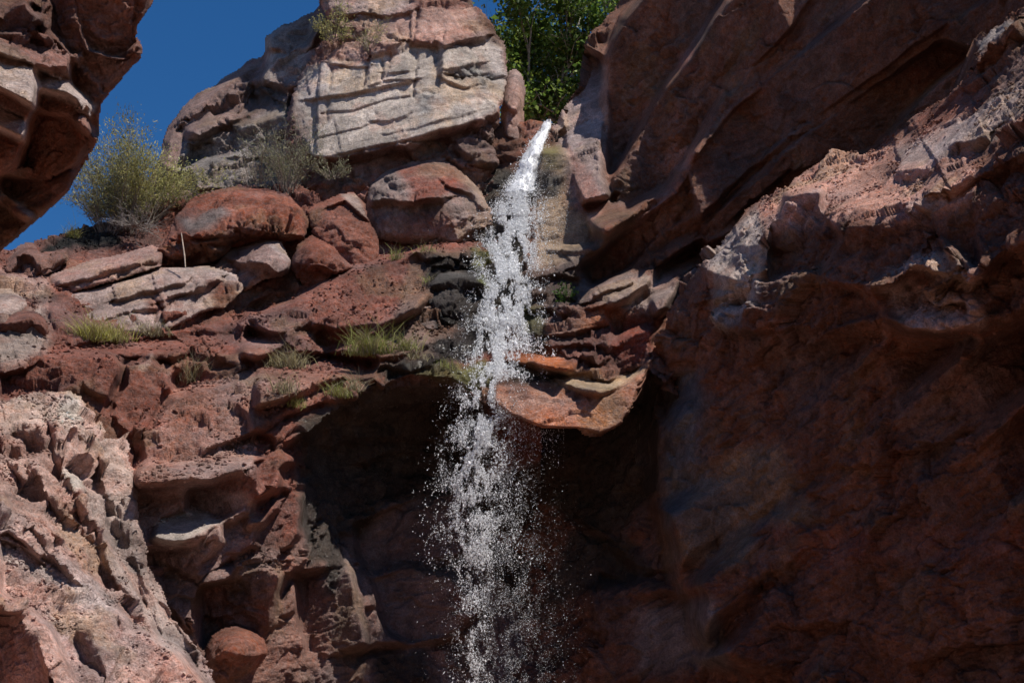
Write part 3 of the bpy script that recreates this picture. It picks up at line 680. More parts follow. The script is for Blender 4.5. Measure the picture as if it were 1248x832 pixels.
boulder('grey stone with a flat cap above the tallest grass clump', '460,402 470,388 486,379 500,371 528,369 554,376 564,392 556,408 530,414 500,416', '464,400,22.3 500,374,22.5 555,380,22.4 510,392,21.95 540,400,21.95 500,414,22.0', (.27, .19, .165), .7, 12, .35, [(.2, 12, 5, '478,388 500,383 530,380 545,392'), (.16, 10, 4, '520,400 545,398 562,392')], [], [((.33, .29, .26), 3, '486,380 502,372 528,370 530,378 500,382', .4), ((.04, .035, .03), 4, '530,384 562,382 564,404 530,408', 1., .7)], fac=(.1, .06, .03))
boulder('dark faced boulder below the cliff at the left edge of the slope', '-30,400 0,386 22,376 42,376 56,390 61,410 46,428 20,444 -30,460', '-20,395,20.5 20,378,20.8 58,395,20.5 20,410,20.0 50,425,20.1 -20,450,19.6', (.20, .085, .062), .6, 14, .4, [(.25, 16, 10, '-30,408 10,398 40,392 58,404')], fac=(.16, .08, .03))
boulder('small pale boulder lit on top, wedged above the dark faced one', '-30,372 -4,352 14,350 32,362 34,374 18,384 -20,392', '-10,358,21.3 15,354,21.5 32,370,21.2 10,372,20.8 -20,388,20.5', (.40, .29, .25), .6, 10, .3, fac=(.14, .07, .03))
boulder('cluster of broken brown blocks under the dark rock shadow', '0,342 4,312 24,298 40,294 50,306 82,300 84,322 62,334 30,346', '4,320,22.6 30,298,23.0 80,304,23.0 40,322,22.3 20,340,22.0 70,330,22.4', (.22, .11, .085), 1.3, 10, .3, [(.25, 10, 6, '6,330 24,322 44,314 50,330'), (.2, 10, 6, '50,330 66,318 82,314')])
boulder('rounded disc shaped red brown boulder low on the shaded wall', '248,790 256,772 270,764 288,761 308,765 322,778 328,796 318,812 298,822 276,834 254,830', '252,790,19.5 288,764,19.7 326,795,19.8 285,790,18.85 300,815,19.2 262,825,19.1', (.25, .095, .06), .6, 20, .5, [(.2, 20, 10, '262,806 280,794 300,798 326,794')], fac=(.1, .06, .03))

# ------------------------------------------------------------------ G: fluted buttress, lower left
G = Layer('rock_buttress', '-170,480 -60,484 0,486 40,480 96,476 120,500 150,540 164,570 170,620 182,690 212,750 246,806 268,846 300,960 -170,960',
 '-170,480,15.5 -170,720,12.2 -170,960,10.5 0,490,17.9 80,482,18.6 120,512,18.7 160,570,18.6 0,560,16.7 80,580,17.1 165,640,18.1 0,640,15.5 80,680,16.0 160,720,17.2 205,745,18.0 0,740,14.0 80,770,14.8 160,800,15.8 240,815,17.3 0,832,13.0 120,850,14.4 260,850,17.0 -60,900,11.8 160,950,14.6 290,950,16.5',
 base=(.46, .29, .24), rough=.85, skirt=4, jag=4, fac=(.26, .15, .06), crumb=.035)
for l in ('40,560 60,600 84,640', '64,520 80,560 92,600 104,630', '92,600 104,640 128,672 150,708 172,742 192,784', '124,560 134,600 150,640 158,680', '150,600 158,640 170,682 182,720 212,746 234,796',
          '0,600 24,640 50,680', '40,640 70,680 100,716 130,738 142,762', '10,540 20,570 40,600', '130,680 150,726 164,752 176,780'):
    G.ledge(.30, 16, 10, l, wr=16, back=.5)
for x, y, rx, ry, a in ((18, 782, 26, 30, .7),):
    G.bump(-a, x, y, rx, ry, 20, 2)
G.ledge(.4, 40, 14, '-60,724 0,742 26,752 46,790 60,812'); G.ledge(.3, 30, 12, '84,752 104,766 120,790')
G.paint((.56, .33, .27), 14, '0,690 80,730 160,770 240,810 280,960 -170,960 -170,690', 1.1); G.paint((.50, .36, .30), 10, '0,490 70,482 110,520 160,560 165,600 120,560 60,520 0,520', 1.)
G.paint((.44, .33, .29), 8, '0,650 60,690 140,730 130,750 60,720 0,680', 1.); G.paint(PALE, 5, '66,486 100,476 104,506 74,510', 1.1); G.paint(PALE, 5, '80,560 100,580 104,600 84,590', 1.)
G.paint((.40, .30, .26), 9, '100,600 165,600 180,690 240,800 200,790 140,700', 1.)
apply_facets(G, FACETS_G)
G.build()

# ------------------------------------------------------------------ E: gully, lip ledge and upper right wall
E = Layer('gully_wall', '570,215 588,172 606,152 634,149 668,150 676,149 684,134 696,118 704,108 707,82 712,60 718,50 735,27 752,-2 790,-60 840,-220 1440,-220 1440,200 900,520 800,470 786,452 772,492 756,517 736,532 712,531 700,522 662,521 640,513 625,506 600,498 560,478 536,470 540,440 570,400 585,330',
 '570,215,25.6 590,172,25.7 636,150,25.4 672,152,25.2 690,125,25.3 704,108,25.4 712,60,25.5 752,-2,25.8 840,-220,25.4 640,170,25.0 670,185,24.7 700,185,24.6 620,240,24.2 660,240,24.0 705,240,23.9 600,330,23.1 650,330,22.9 700,330,22.8'
 ' 580,400,22.1 620,425,21.8 680,430,21.6 545,455,21.4 560,474,21.2 600,492,20.95 650,505,20.7 700,512,20.55 735,528,20.6 770,490,20.9 785,452,21.2 720,470,20.9'
 ' 725,90,25.0 735,150,24.5 750,230,23.8 740,300,23.2 785,335,22.7 805,400,22.0 830,430,21.9 760,60,24.5 762,150,23.9 800,110,23.1 850,60,22.3 830,200,22.2 900,160,21.6 880,0,22.2 1000,110,20.6 1000,0,20.4 1100,70,19.4 1100,0,19.2 1180,40,18.4 1248,0,17.3 1440,-80,15.0 1440,-220,14.6 1100,-200,18.6 950,-200,21.2 900,300,22.6 1000,240,21.6 1100,190,20.2 1248,80,18.2 1440,100,15.5 900,500,22',
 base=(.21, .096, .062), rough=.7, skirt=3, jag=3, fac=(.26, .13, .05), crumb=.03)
E.ledge(.55, 30, 26, '738,300 770,274 796,256 822,236 834,212 880,184 940,170', wr=40, back=.5)
E.ledge(.50, 26, 22, '690,372 730,362 762,349 800,326 858,294 900,280', wr=34, back=.5)
E.ledge(.28, 40, 22, '716,142 745,123 767,93 785,63 822,37 850,0 880,-60', wr=50, back=.4)
E.ledge(.35, 20, 14, '690,150 706,128 722,92 728,62', back=.6)
E.ledge(.35, 24, 12, '700,320 722,302 742,297'); E.ledge(.10, 30, 3, '662,274 685,270 722,280 742,272'); E.ledge(.08, 30, 3, '684,246 710,249 736,239')
E.ledge(.14, 24, 6, '672,300 700,304 742,296'); E.ledge(.25, 16, 6, '648,340 676,332 705,336'); E.ledge(.25, 14, 6, '652,360 676,352 690,356')
E.ledge(.3, 26, 6, '650,408 684,404 735,392 760,384'); E.ledge(.25, 14, 5, '646,378 670,372 684,380'); E.ledge(.25, 20, 6, '660,424 700,418 744,424 790,402')
E.ledge(.25, 16, 5, '676,440 700,434 728,446 746,430'); E.ledge(.12, 22, 5, '640,440 668,452 688,468 710,481 730,485 748,475 765,462 786,447')
E.ledge(.14, 16, 4, '560,446 610,440 650,450 680,462'); E.ledge(.12, 20, 3, '600,486 650,482 700,494 740,496')
E.ledge(.45, 24, 16, '792,196 810,182 836,178 862,198'); E.bump(.5, 832, 78, 11, 18, 10); E.bump(.35, 815, 105, 16, 16); E.bump(.3, 792, 145, 10, 16)
E.ledge(.3, 30, 14, '780,300 810,280 850,262'); E.ledge(.3, 20, 12, '740,370 780,352 815,340 840,330')
E.ledge(.35, 20, 10, '780,410 800,380 820,360'); E.crack(.3, 5, '708,330 726,322 738,340')
E.paint((.40, .29, .26), 8, '674,150 690,124 706,108 712,60 736,80 734,215 745,240 700,248 684,200', .45)  # sunlit strip painted paler, ending at the shadow edge
E.paint(TAN, 8, '655,178 690,182 690,245 722,280 720,300 690,330 655,330 650,240', .22); E.paint((.38, .20, .16), 7, '690,182 704,200 745,240 720,276 704,250', .3)
E.paint(OLIVE, 8, '656,175 680,178 680,205 656,210', .4, .3); E.paint((.40, .13, .07), 5, '634,150 656,152 652,175 638,192', .6, .4)
E.paint((.15, .13, .11), 7, '640,206 684,216 682,240 650,246', .9, .5)
E.paint((.36, .15, .08), 8, '640,410 690,395 740,370 760,385 700,410 650,425', .4); E.paint(ORANGE, 5, '606,420 655,418 690,436 706,444 694,455 660,446 620,440', .3)
E.paint((.42, .30, .19), 6, '640,440 700,456 745,462 785,446 770,470 740,484 700,478 660,462', .4)
E.paint((.40, .19, .12), 6, '600,480 650,470 700,486 745,480 782,456 770,492 754,518 712,530 660,521 620,504', .35)
E.paint((.45, .16, .075), 5, '640,492 690,490 745,502 735,526 700,520 660,520 640,512', .3)
E.paint((.06, .05, .035), 6, '560,444 600,440 690,456 684,468 640,462 600,466 560,462', .8, .7); E.paint((.26, .22, .07), 5, '536,450 570,452 580,476 550,472', .5, .4)
E.paint((.13, .12, .035), 5, '634,340 660,338 668,420 648,424 634,400', .6, .4); E.paint((.17, .10, .075), 8, '640,330 720,310 740,340 700,372 650,372', 1.3, .35)
E.paint((.15, .065, .05), 8, '660,415 745,395 800,380 800,440 745,455 690,440', 1.4, .2); E.paint((.25, .07, .045), 7, '740,420 770,395 800,392 795,430 760,446', 1.2)
E.paint((.32, .23, .20), 8, '720,360 760,330 800,330 830,345 815,390 800,380 750,372', .9)
E.paint((.28, .13, .10), 6, '736,298 800,250 836,208 826,240 770,285', 1.1)
E.paint((.33, .12, .08), 5, '818,60 846,58 848,88 826,92', .8); E.paint((.36, .16, .11), 6, '790,205 820,176 862,180 860,205', 1.2)
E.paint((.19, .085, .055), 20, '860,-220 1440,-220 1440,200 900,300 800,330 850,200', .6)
E.paint((.11, .09, .07), 7, '590,200 640,215 640,340 600,440 560,440', .9, .7)
apply_facets(E, FACETS_E)
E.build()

# ------------------------------------------------------------------ F: big right wall and right half of the alcove
F = Layer('cliff_wall', '560,560 600,470 700,440 786,440 798,424 807,406 812,378 830,348 846,322 872,297 892,274 925,240 960,229 982,208 1012,192 1052,190 1069,183 1078,165 1098,154 1122,132 1160,106 1186,74 1188,48 1211,28 1248,10 1300,-30 1440,-140 1440,960 560,960',
 '560,560,24.6 600,470,24.2 700,450,23.8 785,445,22.6 798,424,21.6 812,378,21.2 846,322,20.9 872,297,20.8 925,240,20.5 982,208,20.0 1069,183,19.0 1122,132,18.4 1186,74,17.1 1248,12,16.4 1440,-140,13.2'
 ' 860,350,20.2 900,330,19.3 950,290,18.4 1040,260,17.0 1150,220,15.6 1248,150,14.6 1440,60,12.2 850,440,20.7 900,420,19.5 1000,400,17.6 1100,390,16.1 1248,340,14.3 1440,300,11.8'
 ' 815,500,21.9 815,600,22.1 900,600,20.5 1000,600,18.9 1100,600,17.4 1248,560,15.4 1440,560,12.4 900,500,20.1 1000,500,18.4 1120,490,16.6 820,832,22.0 900,832,20.9 1000,832,19.4 1248,832,16.2 1440,950,13.5 780,480,23.4 780,600,23.4 700,560,24.2 640,620,24.6 700,700,24.0 740,832,23.0 600,832,24.4 560,950,24.3',
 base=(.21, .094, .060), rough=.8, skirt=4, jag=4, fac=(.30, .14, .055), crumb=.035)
F.ledge(.3, 50, 26, '900,300 930,292 1002,266 1022,281 1072,274 1124,256 1150,262', wr=50); F.ledge(.35, 20, 20, '1054,351 1080,344 1108,318 1116,302 1162,322')
F.ledge(.25, 26, 18, '1076,386 1112,401 1184,399 1200,380', wr=40); F.ledge(.3, 20, 16, '1006,338 1020,356 1036,362'); F.ledge(.3, 20, 16, '876,385 900,398 915,392'); F.ledge(.3, 24, 16, '866,330 900,340 920,330 940,320')
F.ledge(.35, 20, 16, '1140,346 1164,336 1186,340 1200,330'); F.ledge(.3, 22, 18, '872,360 896,352 918,348')
F.ledge(.35, 40, 14, '1160,230 1190,212 1250,190'); F.ledge(.3, 30, 12, '1100,212 1130,204 1160,180 1200,160'); F.ledge(.3, 30, 14, '1190,330 1220,306 1260,290'); F.ledge(.3, 20, 12, '1186,76 1210,64 1240,40')
F.ledge(.30, 30, 8, '803,600 806,540 800,480 792,450', back=.3)
F.ledge(.06, 50, 14, '810,650 900,590 1000,520 1100,440 1190,410'); F.ledge(.06, 50, 14, '860,790 960,710 1080,625 1200,556 1300,470'); F.ledge(.05, 40, 12, '980,830 1080,742 1200,650 1300,580'); F.ledge(.12, 30, 8, '880,500 960,450 1020,420')
F.crack(.22, 3, '734,701 774,709 806,696 849,691 874,699 936,696'); F.crack(.18, 2.5, '786,709 804,734 836,796'); F.crack(.15, 2.5, '734,701 722,716 730,740'); F.crack(.12, 2, '830,738 870,742 876,760 872,790')
F.ledge(.25, 40, 12, '720,640 750,660 780,690 806,694'); F.crack(.12, 2, '1010,760 1100,700 1160,650')
F.crack(.12, 2, '700,760 740,740 800,720')
F.paint(None, 30, '800,420 1300,420 1440,960 560,960 600,500', 1.15)
F.paint((.47, .37, .32), 8, '866,300 900,272 935,250 925,320 930,370 890,400 868,390', 1.4); F.paint((.54, .28, .21), 10, '925,245 1012,194 1070,188 1120,150 1190,150 1180,250 1090,270 1010,270 940,290', 1.45)  # sunlit bulge: brightness painted into a lighter pink tint
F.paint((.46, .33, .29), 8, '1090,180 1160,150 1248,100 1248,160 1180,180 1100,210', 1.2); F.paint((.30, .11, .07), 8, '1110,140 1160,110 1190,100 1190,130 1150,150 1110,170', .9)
F.paint((.48, .33, .28), 8, '1070,360 1110,340 1200,370 1200,400 1110,400', 1.4); F.paint((.46, .31, .26), 8, '1070,330 1110,300 1165,310 1200,335 1190,350 1100,330', 1.4)  # sunlit ledges painted lighter than the shaded wall
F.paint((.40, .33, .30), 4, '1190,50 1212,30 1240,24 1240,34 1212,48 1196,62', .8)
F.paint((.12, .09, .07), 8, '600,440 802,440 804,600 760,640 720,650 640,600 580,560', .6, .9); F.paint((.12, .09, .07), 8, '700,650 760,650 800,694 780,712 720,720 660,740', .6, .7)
F.paint((.16, .15, .15), 12, '806,450 850,450 860,620 812,640', .45); F.paint((.25, .16, .10), 14, '850,560 950,540 1000,640 900,690 820,680', .6)
F.paint((.21, .17, .16), 12, '770,740 870,730 890,810 780,820', .4); F.paint((.24, .10, .07), 12, '920,640 1248,640 1248,690 920,690', .9)
apply_facets(F, FACETS_LOW, soft=18.)
apply_facets(F, FACETS_F)
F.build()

def lookup(x, y):
    best = None
    for L in LAYERS:
        i = np.searchsorted(L.xs, x); j = np.searchsorted(L.ys, y)
        if 0 < i < len(L.xs) and 0 < j < len(L.ys) and L.mask[j, i]:
            p = L.P[j, i]
            if best is None or p[1] < best[0][1]: best = (p, L.N[j, i], L)
    return best
#@@ROCKTAGS
tag(A.ob, 'dark overhanging red cliff with pale lit ledges in the upper left corner', 'cliff', kind='structure')
tag(Cc.ob, 'grey brown rocky shoulder rising behind the leafy bush to the skyline', 'cliff', kind='structure')
tag(B.ob, 'tall crag with a smooth pale cracked face beneath red rock', 'cliff', kind='structure')
tag(D.ob, 'sunlit red rock slope dropping to a black wet overhang left of the fall', 'cliff', kind='structure')
tag(G.ob, 'fluted pinkish buttress with dark pockets in the lower left corner', 'cliff', kind='structure')
tag(E.ob, 'gully wall behind the upper fall with an orange wet ledge at its foot', 'cliff', kind='structure')
tag(F.ob, 'huge shaded brown cliff wall filling the right side, sunlit only along its upper bulge', 'cliff', kind='structure')

#@@GROUND
def ground_material():
    m = NT('canyon_floor'); tc = m.add('ShaderNodeTexCoord').outputs['Object']
    n = m.noise(tc, .8, 6, .6); r = m.add('ShaderNodeMixRGB'); m.link(n, r.inputs[0])
    r.inputs[1].default_value = (.24, .11, .07, 1); r.inputs[2].default_value = (.34, .19, .13, 1)
    m.link(r.outputs[0], m.b.inputs['Base Color']); m.b.inputs['Roughness'].default_value = .9
    bp = m.add('ShaderNodeBump'); bp.inputs['Distance'].default_value = .2; m.link(m.noise(tc, 3, 6, .6), bp.inputs['Height']); m.link(bp.outputs[0], m.b.inputs['Normal'])
    return m.m
gx, gy = np.meshgrid(np.linspace(-120, 120, 121), np.linspace(-100, 200, 121))
GP = np.stack([gx.ravel(), gy.ravel(), np.zeros(gx.size)], -1)
GP[:, 2] = fbm(GP * .25, 3, 201) * .5 - .1 + .06 * np.clip(np.hypot(GP[:, 0], GP[:, 1]) - 25, 0, 200) * .2
gi = np.arange(121 * 121).reshape(121, 121)
tag(mesh_obj('ground', GP, np.stack([gi[:-1, :-1], gi[:-1, 1:], gi[1:, 1:], gi[1:, :-1]], -1).reshape(-1, 4), ground_material()), 'stony red canyon floor below the falls', 'ground', kind='structure')

# unseen canyon wall added for the light, behind and beside the camera: it shuts out most of the sky and throws warm light back
az, hh = np.meshgrid(np.radians(np.linspace(62, 296, 180)), np.linspace(0, 1, 60))
CPt = np.stack([np.sin(az), np.cos(az), hh], -1).reshape(-1, 3)
rad = 15 + 2.5 * fbm(CPt * np.array([2, 2, 3.]), 4, 211) + 3.5 * CPt[:, 2] ** 2 * 2 - 1.2 * np.sin(CPt[:, 2] * 9)
CW = np.stack([CPt[:, 0] * rad, CPt[:, 1] * rad + 2, CPt[:, 2] * (np.interp(np.degrees(az).ravel(), [62, 175, 225, 296], [6, 7, 20, 24]) + 3 * fbm(CPt * 3, 3, 221)) - .6], -1)
ci = np.arange(60 * 180).reshape(60, 180)
tag(mesh_obj('unseen_canyon_wall', CW, np.stack([ci[:-1, :-1], ci[:-1, 1:], ci[1:, 1:], ci[1:, :-1]], -1).reshape(-1, 4), M_ROCK, np.tile((.24, .13, .10), (len(CW), 1)), np.zeros(len(CW))), 'unseen red canyon wall opposite the falls, added to block sky and bounce light', 'cliff', kind='structure')

#@@WATER
WT = np.array([[148, 668, 5], [160, 663, 8], [175, 655, 11], [192, 647, 12], [210, 641, 13], [228, 636, 18], [245, 632, 24], [270, 628, 31], [300, 622, 34], [340, 620, 35], [380, 617, 38], [420, 611, 44], [445, 606, 47], [470, 600, 44], [520, 597, 42], [560, 598, 48], [600, 604, 54], [650, 612, 60], [700, 616, 64], [760, 618, 66], [832, 620, 68], [960, 622, 72]], float)
def wc(y): return np.interp(y, WT[:, 0], WT[:, 1]), np.interp(y, WT[:, 0], WT[:, 2])
def surfE(x, y):
    i = np.clip(np.searchsorted(E.xs, x), 0, len(E.xs) - 1); j = np.clip(np.searchsorted(E.ys, y), 0, len(E.ys) - 1)
    return E.P[j, i, 1]
ycol = np.arange(140, 1000, 4.)
def chute_front(y):
    """depth of the nearest rock across the stream at that height, so the water always runs in front of it"""
    c, w = wc(y); q = np.array([np.percentile(surfE(c_ + np.linspace(-1, 1, 15) * w_, np.full(15, y_)), 15) for c_, w_, y_ in zip(c, w, y)])
    q = np.convolve(np.pad(q, 4, 'edge'), np.ones(9) / 9, 'valid')
    lip = np.interp(455., y, q)
    return np.where(y > 470, np.minimum(lip, 20.9) - .15, q - .08)
ycf = chute_front(ycol)
def Ywater(y): return np.interp(y, ycol, ycf)
wf = empty('waterfall', tuple(at(620., 832., 20.6))); WL = np.array(wf.location)
tag(wf, 'narrow white waterfall pouring down the gully and scattering into drops below the ledge', 'waterfall')
OCT = np.array([[1, 0, 0], [-1, 0, 0], [0, 1, 0], [0, -1, 0], [0, 0, 1], [0, 0, -1]], float)
OF = np.array([[0, 2, 4], [2, 1, 4], [1, 3, 4], [3, 0, 4], [2, 0, 5], [1, 2, 5], [3, 1, 5], [0, 3, 5]])
def drops(name, x, y, dY, size, el, lab=None):
    P = at(x, y, Ywater(y) + dY)
    n = len(P); j = 1 + .5 * rng.standard_normal((n, 6, 1)).clip(-1.2, 1.2)
    S = np.stack([size * rng.uniform(.6, 1.5, n), size, size * el], -1)
    V = OCT[None] * S[:, None, :] * j
    a = rng.normal(0, .5, n); c, s_ = np.cos(a)[:, None], np.sin(a)[:, None]
    V = np.stack([V[..., 0] * c - V[..., 2] * s_, V[..., 1], V[..., 0] * s_ + V[..., 2] * c], -1) + P[:, None]
    Fc = (OF[None] + (np.arange(n) * 6)[:, None, None]).reshape(-1, 3)
    return mesh_obj(name, V.reshape(-1, 3) - WL, Fc, M_DROP, parent=wf)
def sample(n, y0, y1, spread, clump, dens=lambda y, u: np.ones_like(y), nsc=(.07, .035)):
    """points whose density follows falling clumps of water"""
    xs, ys = [], []; got = 0
    while got < n:
        y = rng.uniform(y0, y1, n * 2); c, w = wc(y); u = rng.normal(0, spread, n * 2); x = c + u * w
        q = perlin(np.stack([x * nsc[0], y * nsc[1], np.zeros_like(x)], -1), 301) + .6 * perlin(np.stack([x * nsc[0] * 2.6, y * nsc[1] * 2.2, np.ones_like(x)], -1), 302) + .4 * perlin(np.stack([x * .4, y * .25, np.ones_like(x)], -1), 303)
        ok = rng.random(n * 2) < np.clip(.5 + clump * q, 0, 1) * dens(y, u)
        ok &= np.abs(u) < 1.9
        xs.append(x[ok]); ys.append(y[ok]); got += ok.sum()
    return np.concatenate(xs)[:n], np.concatenate(ys)[:n]
px = 20.8 / FPX * .33
# dense rope at the brink
x, y = sample(20000, 150, 262, .46, .4, lambda y, u: np.interp(y, [150, 200, 222, 262], [.2, .5, 1., .8])); drops('water_rope', x, y, rng.uniform(-.25, .05, len(x)), px * rng.lognormal(.25, .4, len(x)), rng.uniform(.8, 2., len(x)))
x, y = sample(76000, 215, 465, .5, 1.25, lambda y, u: np.interp(y, [215, 235, 300, 400, 445, 465], [.3, 1, .9, .75, .6, .1])); drops('falling_water', x, y, rng.uniform(-.2, .02, len(x)), px * rng.lognormal(-.1, .5, len(x)), rng.uniform(.8, 2.8, len(x)))
x, y = sample(27000, 430, 720, .44, 2.0, lambda y, u: np.where(u < .2, 1, .4) * np.interp(y, [430, 455, 560, 640, 720], [.1, .8, 1, .6, .05])); drops('falling_water', x - np.interp(y, [440, 520, 600, 640], [0, 6, 18, 26]) , y, rng.normal(-.1, .12, len(x)), px * rng.lognormal(-.2, .5, len(x)), rng.uniform(.8, 3., len(x)))
x, y = sample(10000, 560, 960, .17, 2.0, lambda y, u: np.interp(y, [560, 680, 960], [.1, 1, .9])); drops('falling_water', x - np.interp(y, [560, 640, 760, 900], [18, 30, 42, 44]), y, rng.normal(-.1, .25, len(x)), px * rng.lognormal(-.35, .5, len(x)), rng.uniform(.8, 3., len(x)))
x, y = sample(38000, 450, 960, .52, 1.1, lambda y, u: np.interp(y, [450, 560, 700, 960], [.5, 1, .8, .7])); o = drops('spray_drops', x, y, rng.normal(-.1, .3, len(x)), px * rng.lognormal(-.72, .45, len(x)), rng.uniform(.8, 1.8, len(x))); o['kind'] = 'stuff'
x = rng.uniform(0, 1, 3500); y = rng.uniform(190, 330, 3500); x = 650 + (rng.random(3500) ** 1.6) * np.interp(y, [190, 235, 280, 330], [18, 46, 42, 20]); drops('falling_water', x, y, rng.uniform(-.5, -.1, len(x)), px * rng.lognormal(-.35, .45, len(x)), rng.uniform(.8, 1.8, len(x)))
x = rng.uniform(620, 690, 900); y = np.interp(x, [618, 640, 662, 690], [508, 515, 523, 524]) + rng.exponential(16, 900); x = np.where(rng.random(900) < .45, rng.uniform(620, 690, 17)[rng.integers(0, 17, 900)] + rng.normal(0, .5, 900), x - rng.exponential(7, 900)); drops('falling_water', x, y, rng.uniform(-.15, .1, 900), px * rng.lognormal(-.6, .4, 900), rng.uniform(1., 4., 900))
# white sheets that hold the rope together
def sheet(name, y0, y1, k, off, seed):
    yy = np.arange(y0, y1, 2.); uu = np.linspace(-1, 1, 33); U, Yy = np.meshgrid(uu, yy); c, w = wc(Yy)
    Xx = c + U * w * k * (1 + .35 * perlin(np.stack([U.ravel() * .8, Yy.ravel() / 9, U.ravel() * 0 + seed], -1), seed + 7).reshape(U.shape)); base = Ywater(Yy) - off - .18 * np.sqrt(np.clip(1 - U * U, 0, 1))
    P = at(Xx, Yy, base); sh = P.shape; q = P.reshape(-1, 3)
    q = q + np.stack([perlin(q * 5, seed), perlin(q * np.array([6, 6, 3.]), seed + 1) * 1.2, perlin(q * 5, seed + 2)], -1) * .045 + np.stack([0 * q[:, 0], perlin(q * 15, seed + 5) * .04, perlin(q * 15, seed + 6) * .03], -1)
    i = np.arange(q.shape[0]).reshape(sh[:2])
    Fq = np.stack([i[:-1, :-1], i[1:, :-1], i[1:, 1:], i[:-1, 1:]], -1).reshape(-1, 4)
    return mesh_obj(name, q - WL, Fq, M_FOAM, parent=wf)
sheet('water_sheet', 146, 234, .85, .06, 401)
def tube_mesh(paths, k=4):
    V = []; Fc = []; n = 0
    for Pp, Rr in paths:
        Pp = np.asarray(Pp, float); Rr = np.asarray(Rr, float); m = len(Pp)
        t = np.gradient(Pp, axis=0); t /= np.linalg.norm(t, axis=1, keepdims=True) + 1e-9
        a = np.cross(t, [.31, .87, .12]); a /= np.linalg.norm(a, axis=1, keepdims=True) + 1e-9; b = np.cross(t, a)
        th = np.arange(k) / k * 2 * math.pi
        ring = Pp[:, None] + Rr[:, None, None] * (np.cos(th)[None, :, None] * a[:, None] + np.sin(th)[None, :, None] * b[:, None])
        V.append(ring.reshape(-1, 3)); i = np.arange(m * k).reshape(m, k) + n
        Fc.append(np.stack([i[:-1], np.roll(i[:-1], -1, 1), np.roll(i[1:], -1, 1), i[1:]], -1).reshape(-1, 4)); n += m * k
    return np.concatenate(V), np.concatenate(Fc)

#@@PLANTS
def leaf_mesh(C, Dr, ln, wd):
    """one bent leaf (two quads) per centre; Dr are directions"""
    n = len(C); Dr = Dr / (np.linalg.norm(Dr, axis=1, keepdims=True) + 1e-9)
    r = rng.standard_normal((n, 3)); sd = np.cross(Dr, r); sd /= np.linalg.norm(sd, axis=1, keepdims=True) + 1e-9
    up = np.cross(sd, Dr); ln = ln[:, None]; wd = wd[:, None]
    p0 = C; p1 = C + Dr * ln * .5 + up * ln * .08; p2 = C + Dr * ln
    V = np.stack([p0, p1 + sd * wd, p2, p1 - sd * wd], 1).reshape(-1, 3)
    return V, np.arange(n * 4).reshape(n, 4)
def grow(base, n, height, spread, r0, wig=.15, lean=(0, 0, 0), split=3, seg=7, bush=1.):
    """stems from one base, each with side twigs; returns tube paths and twig points for leaves"""
    paths, tips = [], []
    for i in range(n):
        az = rng.uniform(0, 2 * math.pi); sp = spread * math.sqrt(rng.random())
        d = np.array([math.cos(az) * sp, math.sin(az) * sp, 1.]) + np.array(lean); d /= np.linalg.norm(d)
        L = height * rng.uniform(.55, 1.05); p = np.array(base) + np.array([math.cos(az), math.sin(az), 0]) * r0 * 4 * rng.random() * bush; pp = [p]
        for k in range(seg):
            d = d + rng.normal(0, wig, 3) * np.array([1, 1, .5]); d /= np.linalg.norm(d); p = p + d * L / seg; pp.append(p)
        rr = np.linspace(r0, r0 * .18, seg + 1) * rng.uniform(.7, 1.2); paths.append((pp, rr))
        for k in range(2, seg + 1):
            for j in range(split):
                q = np.array(pp[k]) * (1 - (f := rng.random())) + np.array(pp[k - 1]) * f
                e = (np.array(pp[k]) - pp[k - 1]); e = e / np.linalg.norm(e) + rng.normal(0, .55, 3); e /= np.linalg.norm(e)
                tl = L * rng.uniform(.12, .26); m = q + e * tl * .5 + rng.normal(0, .02, 3); t = q + e * tl + rng.normal(0, .03, 3)
                paths.append(([q, m, t], np.array([.45, .3, .12]) * r0 * .6)); tips += [(q, e), (m, e), (t, e), ((m + t) / 2, e)]
    return paths, tips
def shrub(name, base, label, cat, n, height, spread, leaves, lcol, scol=(.16, .12, .09), r0=.012, lsz=(.05, .009), wig=.15, lean=(0, 0, 0), split=3, group=None, low=0., bush=1., up=.3, part=('foliage', 'stems')):
    root = empty(name, tuple(base)); tag(root, label, cat, group)
    paths, tips = grow((0, 0, 0), n, height, spread, r0, wig, lean, split, bush=bush)
    V, Fc = tube_mesh(paths); mesh_obj(part[1], V, Fc, M_BARK, np.tile(scol, (len(V), 1)) * rng.uniform(.7, 1.3, (len(V), 1)), parent=root)
    if leaves:
        T = [t for t in tips if t[0][2] > low * height]; ix = rng.integers(0, len(T), leaves)
        C = np.array([T[i][0] for i in ix]) + rng.normal(0, .035, (leaves, 3)) * height; Dr = np.array([T[i][1] for i in ix]) + rng.normal(0, .6, (leaves, 3)) + [0, 0, up]
        ln = lsz[0] * rng.lognormal(0, .35, leaves); V, Fq = leaf_mesh(C, Dr, ln, ln * lsz[1] / lsz[0])
        cl = np.array(lcol)[rng.integers(0, len(lcol), leaves)] * (1 + .9 * perlin(C * 2.2 / max(height, .4), 501))[:, None] * rng.uniform(.7, 1.3, (leaves, 1))
        mesh_obj(part[0], V, Fq, M_LEAF, np.repeat(np.clip(cl, .01, .6), 4, 0), parent=root)
    return root
YG = [(.38, .35, .12), (.30, .30, .10), (.44, .40, .17), (.22, .22, .09)]; SAGE = [(.22, .22, .13), (.27, .26, .16), (.16, .16, .10)]
GREEN = [(.06, .12, .02), (.09, .16, .03), (.04, .08, .015)]
def ground_at(x, y):
    r = lookup(x, y); return r[0] if r is not None else at(x, y, 24.)
def bush_at(x, y, Y, *a, **k): return shrub(a[0], at(x, y, Y), *a[1:], **k)
